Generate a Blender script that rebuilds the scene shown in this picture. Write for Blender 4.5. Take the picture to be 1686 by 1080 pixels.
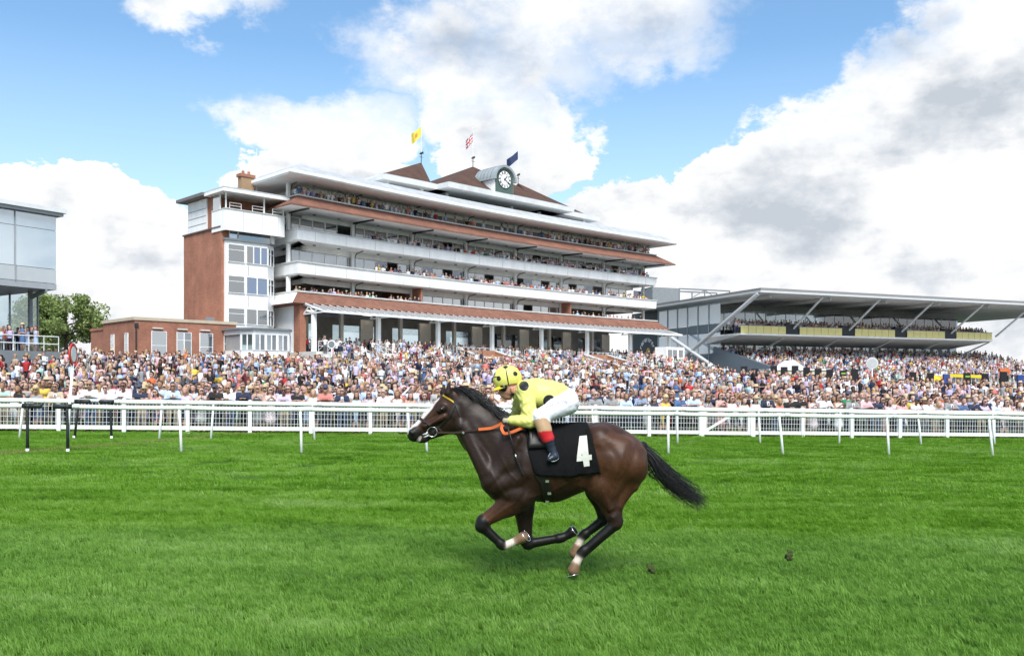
import bpy, bmesh, math, random
import numpy as np
from mathutils import Vector, Matrix
from mathutils.bvhtree import BVHTree

for _o in list(bpy.data.objects):
    bpy.data.objects.remove(_o, do_unlink=True)
scene = bpy.context.scene
COL = scene.collection
rad = math.radians

# ------------------------------------------------------------------ camera
FPX = 1500.0            # focal length in pixels of a 1686 px wide picture
HOR = 635.0             # row of the level horizon in that picture
CAMZ = 1.85
cam_data = bpy.data.cameras.new('camera')
cam = bpy.data.objects.new('camera', cam_data)
COL.objects.link(cam)
cam.location = (0, 0, CAMZ)
cam.rotation_euler = (rad(90), 0, 0)
cam_data.sensor_width = 36.0
cam_data.lens = 36.0 * FPX / 1686.0
cam_data.shift_y = (HOR - 540.0) / 1686.0
cam_data.clip_start = 0.1
cam_data.clip_end = 6000
scene.camera = cam

# ------------------------------------------------------------------ world: sky with cumulus
SUN_AZ = rad(172)       # compass angle from +Y towards +X
SUN_EL = rad(50)
world = bpy.data.worlds.new('World')
scene.world = world
world.use_nodes = True
wn = world.node_tree
for n in list(wn.nodes):
    wn.nodes.remove(n)

class NT:
    """tiny helper for building node trees"""
    def __init__(s, tree): s.t = tree
    def node(s, typ, **kw):
        n = s.t.nodes.new(typ)
        for k, v in kw.items():
            setattr(n, k, v)
        return n
    def put(s, sock, v):
        if isinstance(v, bpy.types.NodeSocket): s.t.links.new(v, sock)
        elif v is not None: sock.default_value = v
    def math(s, op, a, b=None, c=None, clamp=False):
        n = s.node('ShaderNodeMath', operation=op, use_clamp=clamp)
        s.put(n.inputs[0], a)
        if b is not None: s.put(n.inputs[1], b)
        if c is not None: s.put(n.inputs[2], c)
        return n.outputs[0]
    def vmath(s, op, a, b=None, out=0):
        n = s.node('ShaderNodeVectorMath', operation=op)
        s.put(n.inputs[0], a)
        if b is not None:
            s.put(n.inputs['Scale'] if op == 'SCALE' else n.inputs[1], b)
        return n.outputs[out]
    def noise(s, vec, scale, detail=4, rough=.5, dist=0, dim='3D', out=0):
        n = s.node('ShaderNodeTexNoise', noise_dimensions=dim)
        if vec is not None: s.put(n.inputs['Vector'], vec)
        n.inputs['Scale'].default_value = scale
        n.inputs['Detail'].default_value = detail
        n.inputs['Roughness'].default_value = rough
        n.inputs['Distortion'].default_value = dist
        return n.outputs[out]
    def maprange(s, v, a, b, c=0.0, d=1.0, smooth=False):
        n = s.node('ShaderNodeMapRange', interpolation_type='SMOOTHSTEP' if smooth else 'LINEAR')
        s.put(n.inputs[0], v)
        for i, x in zip((1, 2, 3, 4), (a, b, c, d)): s.put(n.inputs[i], x)
        return n.outputs[0]
    def mix(s, f, a, b, typ='RGBA', blend='MIX'):
        n = s.node('ShaderNodeMix', data_type=typ)
        if typ == 'RGBA': n.blend_type = blend
        i = {'RGBA': (6, 7, 2), 'FLOAT': (2, 3, 0)}[typ]
        s.put(n.inputs[0], f); s.put(n.inputs[i[0]], a); s.put(n.inputs[i[1]], b)
        return n.outputs[i[2]]
    def ramp(s, f, stops):
        n = s.node('ShaderNodeValToRGB')
        e = n.color_ramp.elements
        while len(e) < len(stops): e.new(.5)
        for x, (p, c) in zip(e, stops):
            x.position = p; x.color = (*c, 1) if len(c) == 3 else c
        s.put(n.inputs[0], f)
        return n.outputs[0]

w = NT(wn)
tc = w.node('ShaderNodeTexCoord')
dirv = w.vmath('NORMALIZE', tc.outputs['Generated'])
sep = w.node('ShaderNodeSeparateXYZ'); w.put(sep.inputs[0], dirv)
az = w.math('ARCTAN2', sep.outputs[0], sep.outputs[1])
el = w.math('ARCSINE', sep.outputs[2])
sky = w.node('ShaderNodeTexSky', sky_type='NISHITA')
sky.sun_disc = False
sky.sun_elevation = SUN_EL
sky.sun_rotation = SUN_AZ
sky.altitude = 0
sky.air_density = 1.0
sky.dust_density = 0.6
sky.ozone_density = 2.5
# warp of the cloud outlines: big lobes plus fine puffs
flat = w.vmath('MULTIPLY', dirv, (1.0, 1.0, 1.5))
def warp(scale, detail, off, rough=.55):
    v = w.vmath('ADD', flat, off)
    return w.math('SUBTRACT', w.noise(v, scale, detail, rough), .5)
wa = w.math('ADD', w.math('MULTIPLY', warp(7, 8, (0, 0, 0), .62), .23), w.math('MULTIPLY', warp(2.2, 2, (3, 1, 2)), .10))
we = w.math('ADD', w.math('MULTIPLY', warp(8, 8, (7, 3, 1), .62), .15), w.math('MULTIPLY', warp(2.5, 2, (1, 5, 2)), .05))
az2 = w.math('ADD', az, wa)
el2 = w.math('ADD', el, we)
# cloud banks: (azimuth, elevation, half width, half height, weight) in degrees
BANKS = [
    (-26, 7.4, 8.0, 5.2, 1.0), (-34, 8, 9, 5.2, 1.0), (-16, 5.5, 8, 4.0, 1.0), (-11.0, 11.6, 6.5, 3.2, 1.0), (-20, 2, 30, 4.0, 1.0),
    (10.0, 8.5, 8.0, 5.2, 1.0), (17, 10.5, 8.0, 6.5, 1.0), (24.0, 13.5, 7.5, 7.0, 1.0), (31, 17.5, 9.0, 9.0, 1.0), (20, 4, 18, 6, 1.0), (27, 9, 10, 9, 1.0),
    (-2.0, 18.5, 8.0, 4.5, .50), (5, 22.0, 10.0, 4.2, .50), (0, 15.0, 5.0, 3.0, .55), (-18.0, 22.0, 4.5, 2.4, .40), (-12.0, 15.5, 6.0, 2.4, .30), (-8, 19.0, 4, 3, .25),
]
cov = None
for a, e, rx, ry, wt in BANKS:
    dx = w.math('DIVIDE', w.math('SUBTRACT', az2, rad(a)), rad(rx))
    dy = w.math('DIVIDE', w.math('SUBTRACT', el2, rad(e)), rad(ry))
    d2 = w.math('MULTIPLY_ADD', dx, dx, w.math('MULTIPLY', dy, dy))
    v = w.math('MULTIPLY', w.math('SUBTRACT', 1.0, d2), wt)
    cov = v if cov is None else w.math('MAXIMUM', cov, v)
# beyond the banks in view the same broken cumulus goes on all round
fld = w.math('SUBTRACT', w.noise(w.vmath('MULTIPLY', dirv, (1, 1, 1.8)), 3.0, 7, .55), .49)
fld = w.math('MULTIPLY', fld, 5.0)
front = w.maprange(w.math('ABSOLUTE', az), rad(32), rad(44), 0, 1)
high = w.maprange(el, rad(25), rad(32), 0, 1)
away = w.math('MAXIMUM', front, high)
cov = w.mix(away, cov, fld, 'FLOAT')
alpha = w.maprange(cov, -.01, w.mix(w.maprange(el, rad(14), rad(18)), .085, .34, 'FLOAT'), 0, 1, smooth=True)
thin = w.maprange(w.noise(flat, 14, 6, .65), .38, .62, .55, 1.0)
thin = w.mix(w.maprange(el, rad(13), rad(17)), 1.0, thin, 'FLOAT')
alpha = w.math('MULTIPLY', alpha, w.mix(w.maprange(cov, .3, .8), thin, 1.0, 'FLOAT'))
# relief inside the clouds: density here against density a little towards the sun
SD = (math.sin(SUN_AZ) * math.cos(SUN_EL), math.cos(SUN_AZ) * math.cos(SUN_EL), math.sin(SUN_EL))
n0 = w.noise(flat, 5.5, 7, .58)
n1 = w.noise(w.vmath('ADD', flat, (SD[0] * .03, SD[1] * .03, .075)), 5.5, 7, .58)
relief = w.math('SUBTRACT', n0, n1)
deep = w.maprange(cov, .12, .62, 0, 1, True)
shade = w.math('ADD', w.math('MULTIPLY', relief, w.mix(deep, 2.2, 4.0, 'FLOAT')), w.mix(deep, .92, .74, 'FLOAT'))
lowband = w.math('MULTIPLY', w.maprange(w.noise(w.vmath('MULTIPLY', dirv, (1, 1, 4.2)), 4.6, 7, .58), .44, .70, 0, 1, True), .34)
shade = w.math('SUBTRACT', shade, w.math('MULTIPLY', lowband, deep), clamp=True)
cc = w.ramp(shade, [(0.0, (.40, .435, .48)), (.35, (.535, .56, .595)), (.60, (.65, .66, .67)), (1.0, (.77, .77, .765))])
skyc = w.vmath('SCALE', sky.outputs[0], .125)
skyc = w.mix(1.0, skyc, (.83, 1.07, 1.13, 1), blend='MULTIPLY')
haze_c = w.mix(w.maprange(el, 0, rad(20), .55, .04), skyc, (.80, .87, .95, 1))
final = w.mix(alpha, haze_c, cc)
bg = w.node('ShaderNodeBackground')
w.put(bg.inputs[0], final); bg.inputs[1].default_value = 1.0
wo = w.node('ShaderNodeOutputWorld')
wn.links.new(bg.outputs[0], wo.inputs[0])
try:
    world.cycles.sampling_method = 'MANUAL'; world.cycles.sample_map_resolution = 512
except Exception:
    pass

# ------------------------------------------------------------------ sun and exposure
sl = bpy.data.lights.new('sun', 'SUN')
sun = bpy.data.objects.new('sun', sl)
COL.objects.link(sun)
sl.energy = 3.4
sl.angle = rad(26)
sl.color = (1.0, .965, .91)
sun.location = (30, -40, 60)
sun.rotation_euler = Vector(SD).to_track_quat('Z', 'Y').to_euler()
vs = scene.view_settings
vs.view_transform = 'Standard'
vs.look = 'None'
vs.exposure = 0.55
vs.gamma = 1.0
vs.use_curve_mapping = False
scene.cycles.max_bounces = 6
scene.cycles.transparent_max_bounces = 12
scene.cycles.caustics_reflective = False
scene.cycles.caustics_refractive = False
scene.cycles.use_denoising = True

# ------------------------------------------------------------------ materials
MATS = {}
def new_mat(name):
    m = bpy.data.materials.new(name); m.use_nodes = True
    t = m.node_tree
    bsdf = t.nodes['Principled BSDF']
    MATS[name] = m
    return m, NT(t), bsdf
def mat(name, col, rough=.6, var=.10, scale=2.0, bump=0.0, bscale=40, metal=0.0, spec=.4, coat=0, detail=5, stretch=None, var2=0):
    if name in MATS: return MATS[name]
    m, t, b = new_mat(name)
    b.inputs['Roughness'].default_value = rough
    b.inputs['Metallic'].default_value = metal
    b.inputs['Specular IOR Level'].default_value = spec
    if coat: b.inputs['Coat Weight'].default_value = coat
    g = t.node('ShaderNodeNewGeometry')
    pos = g.outputs['Position']
    if stretch: pos = t.vmath('MULTIPLY', pos, stretch)
    if var:
        f = t.noise(pos, scale, detail, .6)
        k = t.maprange(f, .25, .75, 1 - var, 1 + var)
        if var2:
            f2 = t.noise(pos, scale * 9, 4, .6)
            k = t.math('MULTIPLY', k, t.maprange(f2, .25, .75, 1 - var2, 1 + var2))
        c = t.vmath('SCALE', (col[0], col[1], col[2]), k)
        t.put(b.inputs['Base Color'], c)
    else:
        b.inputs['Base Color'].default_value = (*col, 1)
    if bump:
        bn = t.node('ShaderNodeBump'); bn.inputs['Strength'].default_value = bump; bn.inputs['Distance'].default_value = .01
        t.put(bn.inputs['Height'], t.noise(pos, bscale, 4, .6)); t.put(b.inputs['Normal'], bn.outputs[0])
    return m

# ------------------------------------------------------------------ mesh helpers
class MB:
    def __init__(s): s.v = []; s.f = []; s.m = []
    def add(s, vs, fs, mi=0):
        b = len(s.v); s.v += [tuple(x) for x in vs]
        for f in fs: s.f.append(tuple(i + b for i in f)); s.m.append(mi)
        return s
    def hexa(s, p, mi=0):
        """8 points: bottom 4 (ccw from above), top 4"""
        return s.add(p, [(3, 2, 1, 0), (4, 5, 6, 7), (0, 1, 5, 4), (1, 2, 6, 5), (2, 3, 7, 6), (3, 0, 4, 7)], mi)
    def box(s, x0, x1, y0, y1, z0, z1, mi=0, fr=None):
        P = (lambda a, b, c: (a, b, c)) if fr is None else fr
        return s.hexa([P(x0, y0, z0), P(x1, y0, z0), P(x1, y1, z0), P(x0, y1, z0), P(x0, y0, z1), P(x1, y0, z1), P(x1, y1, z1), P(x0, y1, z1)], mi)
    def tube(s, pts, rs, n=8, mi=0, caps=True, flat=None):
        pts = [Vector(p) for p in pts]
        if not hasattr(rs, '__len__'): rs = [rs] * len(pts)
        b = len(s.v); ref = None
        for i, p in enumerate(pts):
            d = (pts[min(i + 1, len(pts) - 1)] - pts[max(i - 1, 0)]).normalized()
            if ref is None:
                ref = Vector((0, 0, 1)) if abs(d.z) < .9 else Vector((1, 0, 0))
            a = (ref - d * ref.dot(d)).normalized(); c = d.cross(a); ref = a
            for k in range(n):
                th = 2 * math.pi * k / n
                q = p + (a * math.cos(th) + c * math.sin(th) * (flat or 1)) * rs[i]
                s.v.append(tuple(q))
        for i in range(len(pts) - 1):
            for k in range(n):
                s.f.append((b + i * n + k, b + i * n + (k + 1) % n, b + (i + 1) * n + (k + 1) % n, b + (i + 1) * n + k)); s.m.append(mi)
        if caps:
            s.f.append(tuple(b + k for k in range(n))[::-1]); s.m.append(mi)
            e = b + (len(pts) - 1) * n
            s.f.append(tuple(e + k for k in range(n))); s.m.append(mi)
        return s
    def loft(s, rings, mi=0, closed=True, caps=True):
        n = len(rings[0]); b = len(s.v)
        for r in rings: s.v += [tuple(p) for p in r]
        for i in range(len(rings) - 1):
            for k in range(n if closed else n - 1):
                s.f.append((b + i * n + k, b + i * n + (k + 1) % n, b + (i + 1) * n + (k + 1) % n, b + (i + 1) * n + k)); s.m.append(mi)
        if caps and closed:
            s.f.append(tuple(b + k for k in range(n))[::-1]); s.m.append(mi)
            e = b + (len(rings) - 1) * n
            s.f.append(tuple(e + k for k in range(n))); s.m.append(mi)
        return s
    def mesh(s, name, mats, smooth=False):
        me = bpy.data.meshes.new(name)
        me.from_pydata(s.v, [], s.f)
        for m in (mats if isinstance(mats, (list, tuple)) else [mats]): me.materials.append(m)
        if len(me.materials) > 1: me.polygons.foreach_set('material_index', s.m)
        bm = bmesh.new(); bm.from_mesh(me); bmesh.ops.recalc_face_normals(bm, faces=bm.faces); bm.to_mesh(me); bm.free()
        if smooth: me.polygons.foreach_set('use_smooth', [True] * len(me.polygons))
        me.update()
        return me
    def build(s, name, mats, parent=None, smooth=False, **kw):
        return obj(name, s.mesh(name, mats, smooth), parent, **kw)

def obj(name, me, parent=None, loc=None, rot=None, mw=None, label=None, cat=None, group=None, kind=None):
    o = bpy.data.objects.new(name, me); COL.objects.link(o)
    if parent is not None: o.parent = parent
    if loc is not None: o.location = loc
    if rot is not None: o.rotation_euler = rot
    if mw is not None: o.matrix_local = mw
    return tag(o, label, cat, group, kind)
def tag(o, label=None, cat=None, group=None, kind=None):
    if label: o['label'] = label
    if cat: o['category'] = cat
    if group: o['group'] = group
    if kind: o['kind'] = kind
    return o
def empty(name, loc=(0, 0, 0), label=None, cat=None, group=None):
    o = bpy.data.objects.new(name, None); COL.objects.link(o); o.location = loc; o.empty_display_size = .3
    return tag(o, label, cat, group)
def beam(p0, p1, wdt, hgt, mi=0, mb=None, up=(0, 0, 1)):
    mb = mb or MB()
    p0 = Vector(p0); p1 = Vector(p1); d = (p1 - p0).normalized(); up = Vector(up)
    a = d.cross(up)
    a = a.normalized() if a.length > 1e-4 else Vector((1, 0, 0))
    c = a.cross(d)
    a *= wdt / 2; c *= hgt / 2
    return mb.hexa([p0 - a - c, p0 + a - c, p1 + a - c, p1 - a - c, p0 - a + c, p0 + a + c, p1 + a + c, p1 - a + c], mi)

# ------------------------------------------------------------------ smooth-union solids turned into one continuous skin
def sdf_eval(P, prim):
    a, b, ra, rb, ys = prim
    s = np.array((1, 1 / ys, 1.0))
    a = np.array(a) * s; b = np.array(b) * s; p = P * s
    ba = b - a; L = ba @ ba
    t = np.clip(((p - a) @ ba) / L, 0, 1) if L > 1e-12 else np.zeros(p.shape[:-1])
    q = p - a - t[..., None] * ba
    return (np.sqrt((q * q).sum(-1)) - (ra + (rb - ra) * t)) * min(1.0, max(ys, .5))
def sdf_skin(prims, h, k=.03):
    """prims: (a, b, ra, rb, ysc, k?) -> verts (n,3), quads (m,4)"""
    A = np.array([p[0] for p in prims] + [p[1] for p in prims]); R = max(max(p[2], p[3]) * max(1, p[4]) for p in prims)
    lo = np.array([min(min(p[0][i], p[1][i]) - max(p[2], p[3]) * (max(1, p[4])) for p in prims) for i in range(3)]) - 3 * h - k
    hi = np.array([max(max(p[0][i], p[1][i]) + max(p[2], p[3]) * (max(1, p[4])) for p in prims) for i in range(3)]) + 3 * h + k
    n = np.ceil((hi - lo) / h).astype(int) + 1
    F = np.full(n, 10.0, np.float32)
    ax = [lo[i] + h * np.arange(n[i]) for i in range(3)]
    for p in prims:
        kk = p[5] if len(p) > 5 else k
        m = max(p[2], p[3]) * max(1, p[4]) + 2.5 * kk + 3 * h
        sl_ = []
        for i in range(3):
            i0 = max(0, int((min(p[0][i], p[1][i]) - m - lo[i]) / h)); i1 = min(n[i], int((max(p[0][i], p[1][i]) + m - lo[i]) / h) + 2)
            sl_.append(slice(i0, i1))
        G = np.stack(np.meshgrid(*[ax[i][sl_[i]] for i in range(3)], indexing='ij'), -1)
        d = sdf_eval(G, p[:5]).astype(np.float32)
        f = F[tuple(sl_)]
        hh = np.clip(.5 + .5 * (f - d) / kk, 0, 1)
        F[tuple(sl_)] = f * (1 - hh) + d * hh - kk * hh * (1 - hh)
    ins = F < 0
    c = [F[i:n[0] - 1 + i, j:n[1] - 1 + j, l:n[2] - 1 + l] for i in (0, 1) for j in (0, 1) for l in (0, 1)]
    offs = np.array([(i, j, l) for i in (0, 1) for j in (0, 1) for l in (0, 1)], float)
    S = np.stack([x < 0 for x in c]); cnt = S.sum(0); act = (cnt > 0) & (cnt < 8)
    idx = np.argwhere(act); V = np.stack([x[act] for x in c], -1)
    acc = np.zeros((len(idx), 3)); num = np.zeros(len(idx))
    for e0 in range(8):
        for bit in (1, 2, 4):
            e1 = e0 | bit
            if e1 == e0: continue
            a, b = V[:, e0], V[:, e1]; x = (a < 0) != (b < 0)
            t = np.where(x, a / np.where(x, a - b, 1), 0)
            acc += np.where(x[:, None], offs[e0] + t[:, None] * (offs[e1] - offs[e0]), 0); num += x
    verts = lo + h * (idx + acc / num[:, None])
    vid = -np.ones(act.shape, int); vid[act] = np.arange(len(idx))
    quads = []
    for d in range(3):
        u, v = [(1, 2), (2, 0), (0, 1)][d]
        s0 = [slice(1, -1)] * 3; s1 = [slice(1, -1)] * 3
        s0[d] = slice(0, -1); s1[d] = slice(1, None)
        a, b = ins[tuple(s0)], ins[tuple(s1)]
        for flip, msk in ((False, a & ~b), (True, ~a & b)):
            e = np.argwhere(msk)
            for dd in (u, v): e[:, dd] += 1
            def cell(du, dv):
                q = e.copy(); q[:, u] -= du; q[:, v] -= dv
                return vid[q[:, 0], q[:, 1], q[:, 2]]
            q = np.stack([cell(0, 0), cell(1, 0), cell(1, 1), cell(0, 1)], -1)
            quads.append(q[:, ::-1] if flip else q)
    Q = np.concatenate(quads); Q = Q[(Q >= 0).all(1)]
    return verts, Q
def relax(v, q, it=2, lam=.5):
    e = np.concatenate([q[:, [0, 1]], q[:, [1, 2]], q[:, [2, 3]], q[:, [3, 0]]])
    for _ in range(it):
        s = np.zeros_like(v); n = np.zeros(len(v))
        np.add.at(s, e[:, 0], v[e[:, 1]]); np.add.at(n, e[:, 0], 1)
        np.add.at(s, e[:, 1], v[e[:, 0]]); np.add.at(n, e[:, 1], 1)
        v = v + lam * (s / np.maximum(n, 1)[:, None] - v)
    return v
def np_mesh(name, v, q, mats, smooth=True, mi=None):
    me = bpy.data.meshes.new(name)
    q = np.asarray(q); k = q.shape[1]
    me.vertices.add(len(v)); me.vertices.foreach_set('co', np.asarray(v, np.float32).ravel())
    me.loops.add(q.size); me.loops.foreach_set('vertex_index', q.astype(np.int32).ravel())
    me.polygons.add(len(q)); me.polygons.foreach_set('loop_start', np.arange(len(q), dtype=np.int32) * k)
    me.polygons.foreach_set('use_smooth', np.full(len(q), smooth))
    for m in (mats if isinstance(mats, (list, tuple)) else [mats]): me.materials.append(m)
    if mi is not None: me.polygons.foreach_set('material_index', np.asarray(mi, np.int32))
    me.update(calc_edges=True); me.validate()
    return me

# ------------------------------------------------------------------ the lie of the land
def fence_y(x): return 33.7 + .177 * x
def ground_z(x, y):
    """turf falls gently to the right; behind the fence the lawn climbs towards the stands"""
    base = -.017 * max(-60, min(60, x))
    q = y - fence_y(x)
    cap = float(np.interp(x, (-40, -10, 0, 14, 26, 38, 60), (2.3, 2.2, 2.05, 1.7, 1.1, .75, .75)))
    return base + max(0, min(cap, .075 * (q - 7)))
# ================================================================== ground and turf
def turf_material():
    m, t, b = new_mat('turf')
    pos = t.node('ShaderNodeNewGeometry').outputs['Position']
    sp = t.node('ShaderNodeSeparateXYZ'); t.put(sp.inputs[0], pos)
    q = t.math('SUBTRACT', t.math('MULTIPLY_ADD', sp.outputs[0], -.177, sp.outputs[1]), 33.7)
    a = t.noise(t.vmath('MULTIPLY', pos, (.5, 1.6, 1)), 1.3, 6, .6)
    f = t.noise(t.vmath('MULTIPLY', pos, (.7, 1.5, 1)), 9, 5, .7)
    c = t.ramp(t.math('MULTIPLY_ADD', f, .5, t.math('MULTIPLY', a, .5)), [(.3, (.032, .085, .006)), (.5, (.058, .135, .010)), (.7, (.085, .17, .018))])  # turf tones darkened to include the shading under the blades
    tar = t.ramp(t.noise(pos, 3, 5), [(.3, (.10, .10, .10)), (.7, (.16, .155, .15))])
    paved = t.maprange(t.math('ADD', q, t.math('MULTIPLY', t.noise(pos, .6, 3), 2.0)), 8.0, 9.0)
    far = t.maprange(q, 150, 160)
    paved = t.math('MULTIPLY', paved, t.math('SUBTRACT', 1.0, far))
    t.put(b.inputs['Base Color'], t.mix(paved, c, tar))
    b.inputs['Roughness'].default_value = .85
    b.inputs['Specular IOR Level'].default_value = .15
    bn = t.node('ShaderNodeBump'); bn.inputs['Strength'].default_value = .7; bn.inputs['Distance'].default_value = .05
    t.put(bn.inputs['Height'], f); t.put(b.inputs['Normal'], bn.outputs[0])
    return m
TURF = turf_material()
xs = np.unique(np.concatenate([np.linspace(-1500, -120, 12), np.linspace(-120, 160, 141), np.linspace(160, 1800, 14)]))
ys = np.unique(np.concatenate([np.linspace(-60, 140, 134), np.linspace(140, 3500, 24)]))
gv = [(x, y, ground_z(x, y)) for y in ys for x in xs]
nx = len(xs)
gf = [(j * nx + i, j * nx + i + 1, (j + 1) * nx + i + 1, (j + 1) * nx + i) for j in range(len(ys) - 1) for i in range(nx - 1)]
me = np_mesh('ground', gv, gf, TURF)
obj('ground', me, kind='structure', label='green turf racetrack rising into a lawn behind the fence')

def blade_material():
    m, t, b = new_mat('grass_blades')
    pos = t.node('ShaderNodeNewGeometry').outputs['Position']
    a = t.noise(t.vmath('MULTIPLY', pos, (.45, 1.5, 0)), .9, 5, .6)
    f = t.noise(t.vmath('MULTIPLY', pos, (1, 1.8, 0)), 5, 4, .65)
    g = t.node('ShaderNodeAttribute', attribute_name='blade_tone').outputs['Fac']
    big = t.noise(t.vmath('MULTIPLY', pos, (.16, .5, 0)), 1.0, 3, .5)
    s = t.math('ADD', t.math('MULTIPLY', a, .92), t.math('MULTIPLY_ADD', f, .66, t.math('MULTIPLY', g, .16)))
    s = t.math('ADD', s, t.math('MULTIPLY_ADD', big, .55, -.635))
    sp = t.node('ShaderNodeSeparateXYZ'); t.put(sp.inputs[0], pos)
    lane = t.math('ADD', t.math('MULTIPLY_ADD', sp.outputs[0], -.06, sp.outputs[1]), t.math('MULTIPLY', big, 1.2))
    near = t.maprange(lane, 11.4, 12.6, 1, 0, True)                     # near mown lane; its pale sheen is mixed into the blade colour
    c = t.ramp(s, [(.20, (.045, .125, .006)), (.42, (.135, .305, .017)), (.56, (.200, .385, .038)), (.76, (.30, .46, .12))])
    c = t.mix(t.math('MULTIPLY', near, .30), c, (.25, .42, .13, 1))
    worn = t.maprange(t.math('ABSOLUTE', t.math('ADD', t.math('MULTIPLY_ADD', sp.outputs[1], -.30, sp.outputs[0]), t.math('MULTIPLY_ADD', a, .5, 18.55))), .12, .5, .55, 0)
    worn = t.math('MULTIPLY', worn, t.maprange(sp.outputs[1], 19.5, 21))
    c = t.mix(worn, c, (.34, .30, .12, 1))
    t.put(b.inputs['Base Color'], c)
    b.inputs['Roughness'].default_value = .5
    b.inputs['Specular IOR Level'].default_value = .25
    tr = t.node('ShaderNodeBsdfTranslucent'); t.put(tr.inputs['Color'], c)
    mx = t.node('ShaderNodeMixShader'); mx.inputs[0].default_value = .46
    t.t.links.new(b.outputs[0], mx.inputs[1]); t.t.links.new(tr.outputs[0], mx.inputs[2])
    t.t.links.new(mx.outputs[0], t.t.nodes['Material Output'].inputs[0])
    return m
BLADE = blade_material()
rg = np.random.default_rng(11)
def grass_patch(name, size, n, h0, h1, wd, seed):
    r = np.random.default_rng(seed)
    # tufts: blades gather in leaning clumps
    nc = max(8, n // 14)
    cx = r.uniform(-.5, .5, (nc, 2)) * size
    clean = r.normal(0, .65, nc)
    ci = r.integers(0, nc, n)
    p = cx[ci] + r.normal(0, size * .035, (n, 2))
    h = r.uniform(h0, h1, n) * r.uniform(.75, 1.2, nc)[ci]
    th = clean[ci] + r.normal(0, .55, n) + math.pi          # mostly combed along the track
    lean = r.uniform(.35, 1.0, n) * h
    dx, dy = np.cos(th) * lean, np.sin(th) * lean * .8
    wa = r.uniform(0, math.pi, n); ww = wd * r.uniform(.7, 1.3, n)
    wx, wy = np.cos(wa) * ww / 2, np.sin(wa) * ww / 2
    z0 = np.full(n, -.01)
    b0 = np.stack([p[:, 0] - wx, p[:, 1] - wy, z0], -1); b1 = np.stack([p[:, 0] + wx, p[:, 1] + wy, z0], -1)
    mid = np.stack([p[:, 0] + dx * .35, p[:, 1] + dy * .35, h * .62], -1)
    off = np.stack([wx, wy, 0 * wx], -1) * .8
    m0, m1 = mid - off, mid + off
    tip = np.stack([p[:, 0] + dx, p[:, 1] + dy, h], -1)
    V = np.stack([b0, b1, m1, m0, tip], 1).reshape(-1, 3)
    i = np.arange(n)[:, None] * 5
    T = np.concatenate([i + [0, 1, 2], i + [0, 2, 3], i + [3, 2, 4]], 1).reshape(-1, 3)
    me = np_mesh(name, V, T, BLADE)
    at = me.attributes.new('blade_tone', 'FLOAT', 'POINT')
    at.data.foreach_set('value', np.repeat(r.uniform(0, 1, nc)[ci] * .6 + r.uniform(0, 1, n) * .4, 5).astype(np.float32))
    return bpy.data.objects.new(name, me)
def patch_collection(name, specs):
    c = bpy.data.collections.new(name)
    for i, sp in enumerate(specs): c.objects.link(grass_patch('grass_tuft', *sp, seed=50 + i + len(specs) * 7))
    return c
def scatter(name, pts, coll, smin, smax):
    me = bpy.data.meshes.new(name); me.from_pydata([tuple(p) for p in pts], [], [])
    o = obj(name, me)
    ng = bpy.data.node_groups.new(name + '_nodes', 'GeometryNodeTree')
    ng.interface.new_socket('Geometry', in_out='INPUT', socket_type='NodeSocketGeometry')
    ng.interface.new_socket('Geometry', in_out='OUTPUT', socket_type='NodeSocketGeometry')
    N = ng.nodes; L = ng.links
    gi, go = N.new('NodeGroupInput'), N.new('NodeGroupOutput')
    ins = N.new('GeometryNodeInstanceOnPoints'); ci = N.new('GeometryNodeCollectionInfo')
    ci.inputs['Collection'].default_value = coll; ci.inputs['Separate Children'].default_value = True
    ci.inputs['Reset Children'].default_value = True
    rz = N.new('FunctionNodeRandomValue'); rz.data_type = 'FLOAT_VECTOR'
    rz.inputs[0].default_value = (-.06, -.06, -.5); rz.inputs[1].default_value = (.06, .06, .5)
    rs = N.new('FunctionNodeRandomValue'); rs.data_type = 'FLOAT'
    rs.inputs[2].default_value = smin; rs.inputs[3].default_value = smax; rs.inputs['Seed'].default_value = 3
    ins.inputs['Pick Instance'].default_value = True
    L.new(gi.outputs[0], ins.inputs['Points']); L.new(ci.outputs[0], ins.inputs['Instance'])
    L.new(rz.outputs[0], ins.inputs['Rotation']); L.new(rs.outputs[1], ins.inputs['Scale'])
    L.new(ins.outputs[0], go.inputs[0])
    o.modifiers.new('scatter', 'NODES').node_group = ng
    return o
NEARG = patch_collection('near_grass', [(.6, 1150, .024, .052, .0055)] * 5)
FARG = patch_collection('far_grass', [(1.5, 1700, .022, .05, .012)] * 5)
def grid_pts(y0, y1, step, margin):
    out = []
    y = y0
    while y < y1:
        half = .565 * y + margin
        x = -half
        while x < half:
            px, py = x + rg.uniform(-.5, .5) * step * .8, y + rg.uniform(-.5, .5) * step * .8
            if py < fence_y(px) + 6: out.append((px, py, ground_z(px, py) + .010 + .008 * math.sin(px * 3.1 + 1.7 * math.sin(py * 2.3)) * math.sin(py * 4.3 + px)))
            x += step
        y += step
    return out
ga = grid_pts(4.6, 15.5, .385, 3.2)
gc = [p for p in grid_pts(4.6, 14, .62, 3.0) if rg.random() < .4]
TUFT = patch_collection('tuft_grass', [(.30, 160, .040, .080, .006)] * 4)
gb = grid_pts(15.0, 46, 1.0, 5)
tag(scatter('grass', ga, NEARG, .8, 1.25), 'short green grass blades of the racing surface near the camera', kind='stuff')
tag(scatter('grass', gc, TUFT, .7, 1.3), 'longer tufts of grass standing in the racing turf', kind='stuff')
tag(scatter('grass', gb, FARG, .8, 1.2), 'short green grass of the track out to the spectator fence', kind='stuff')

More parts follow.
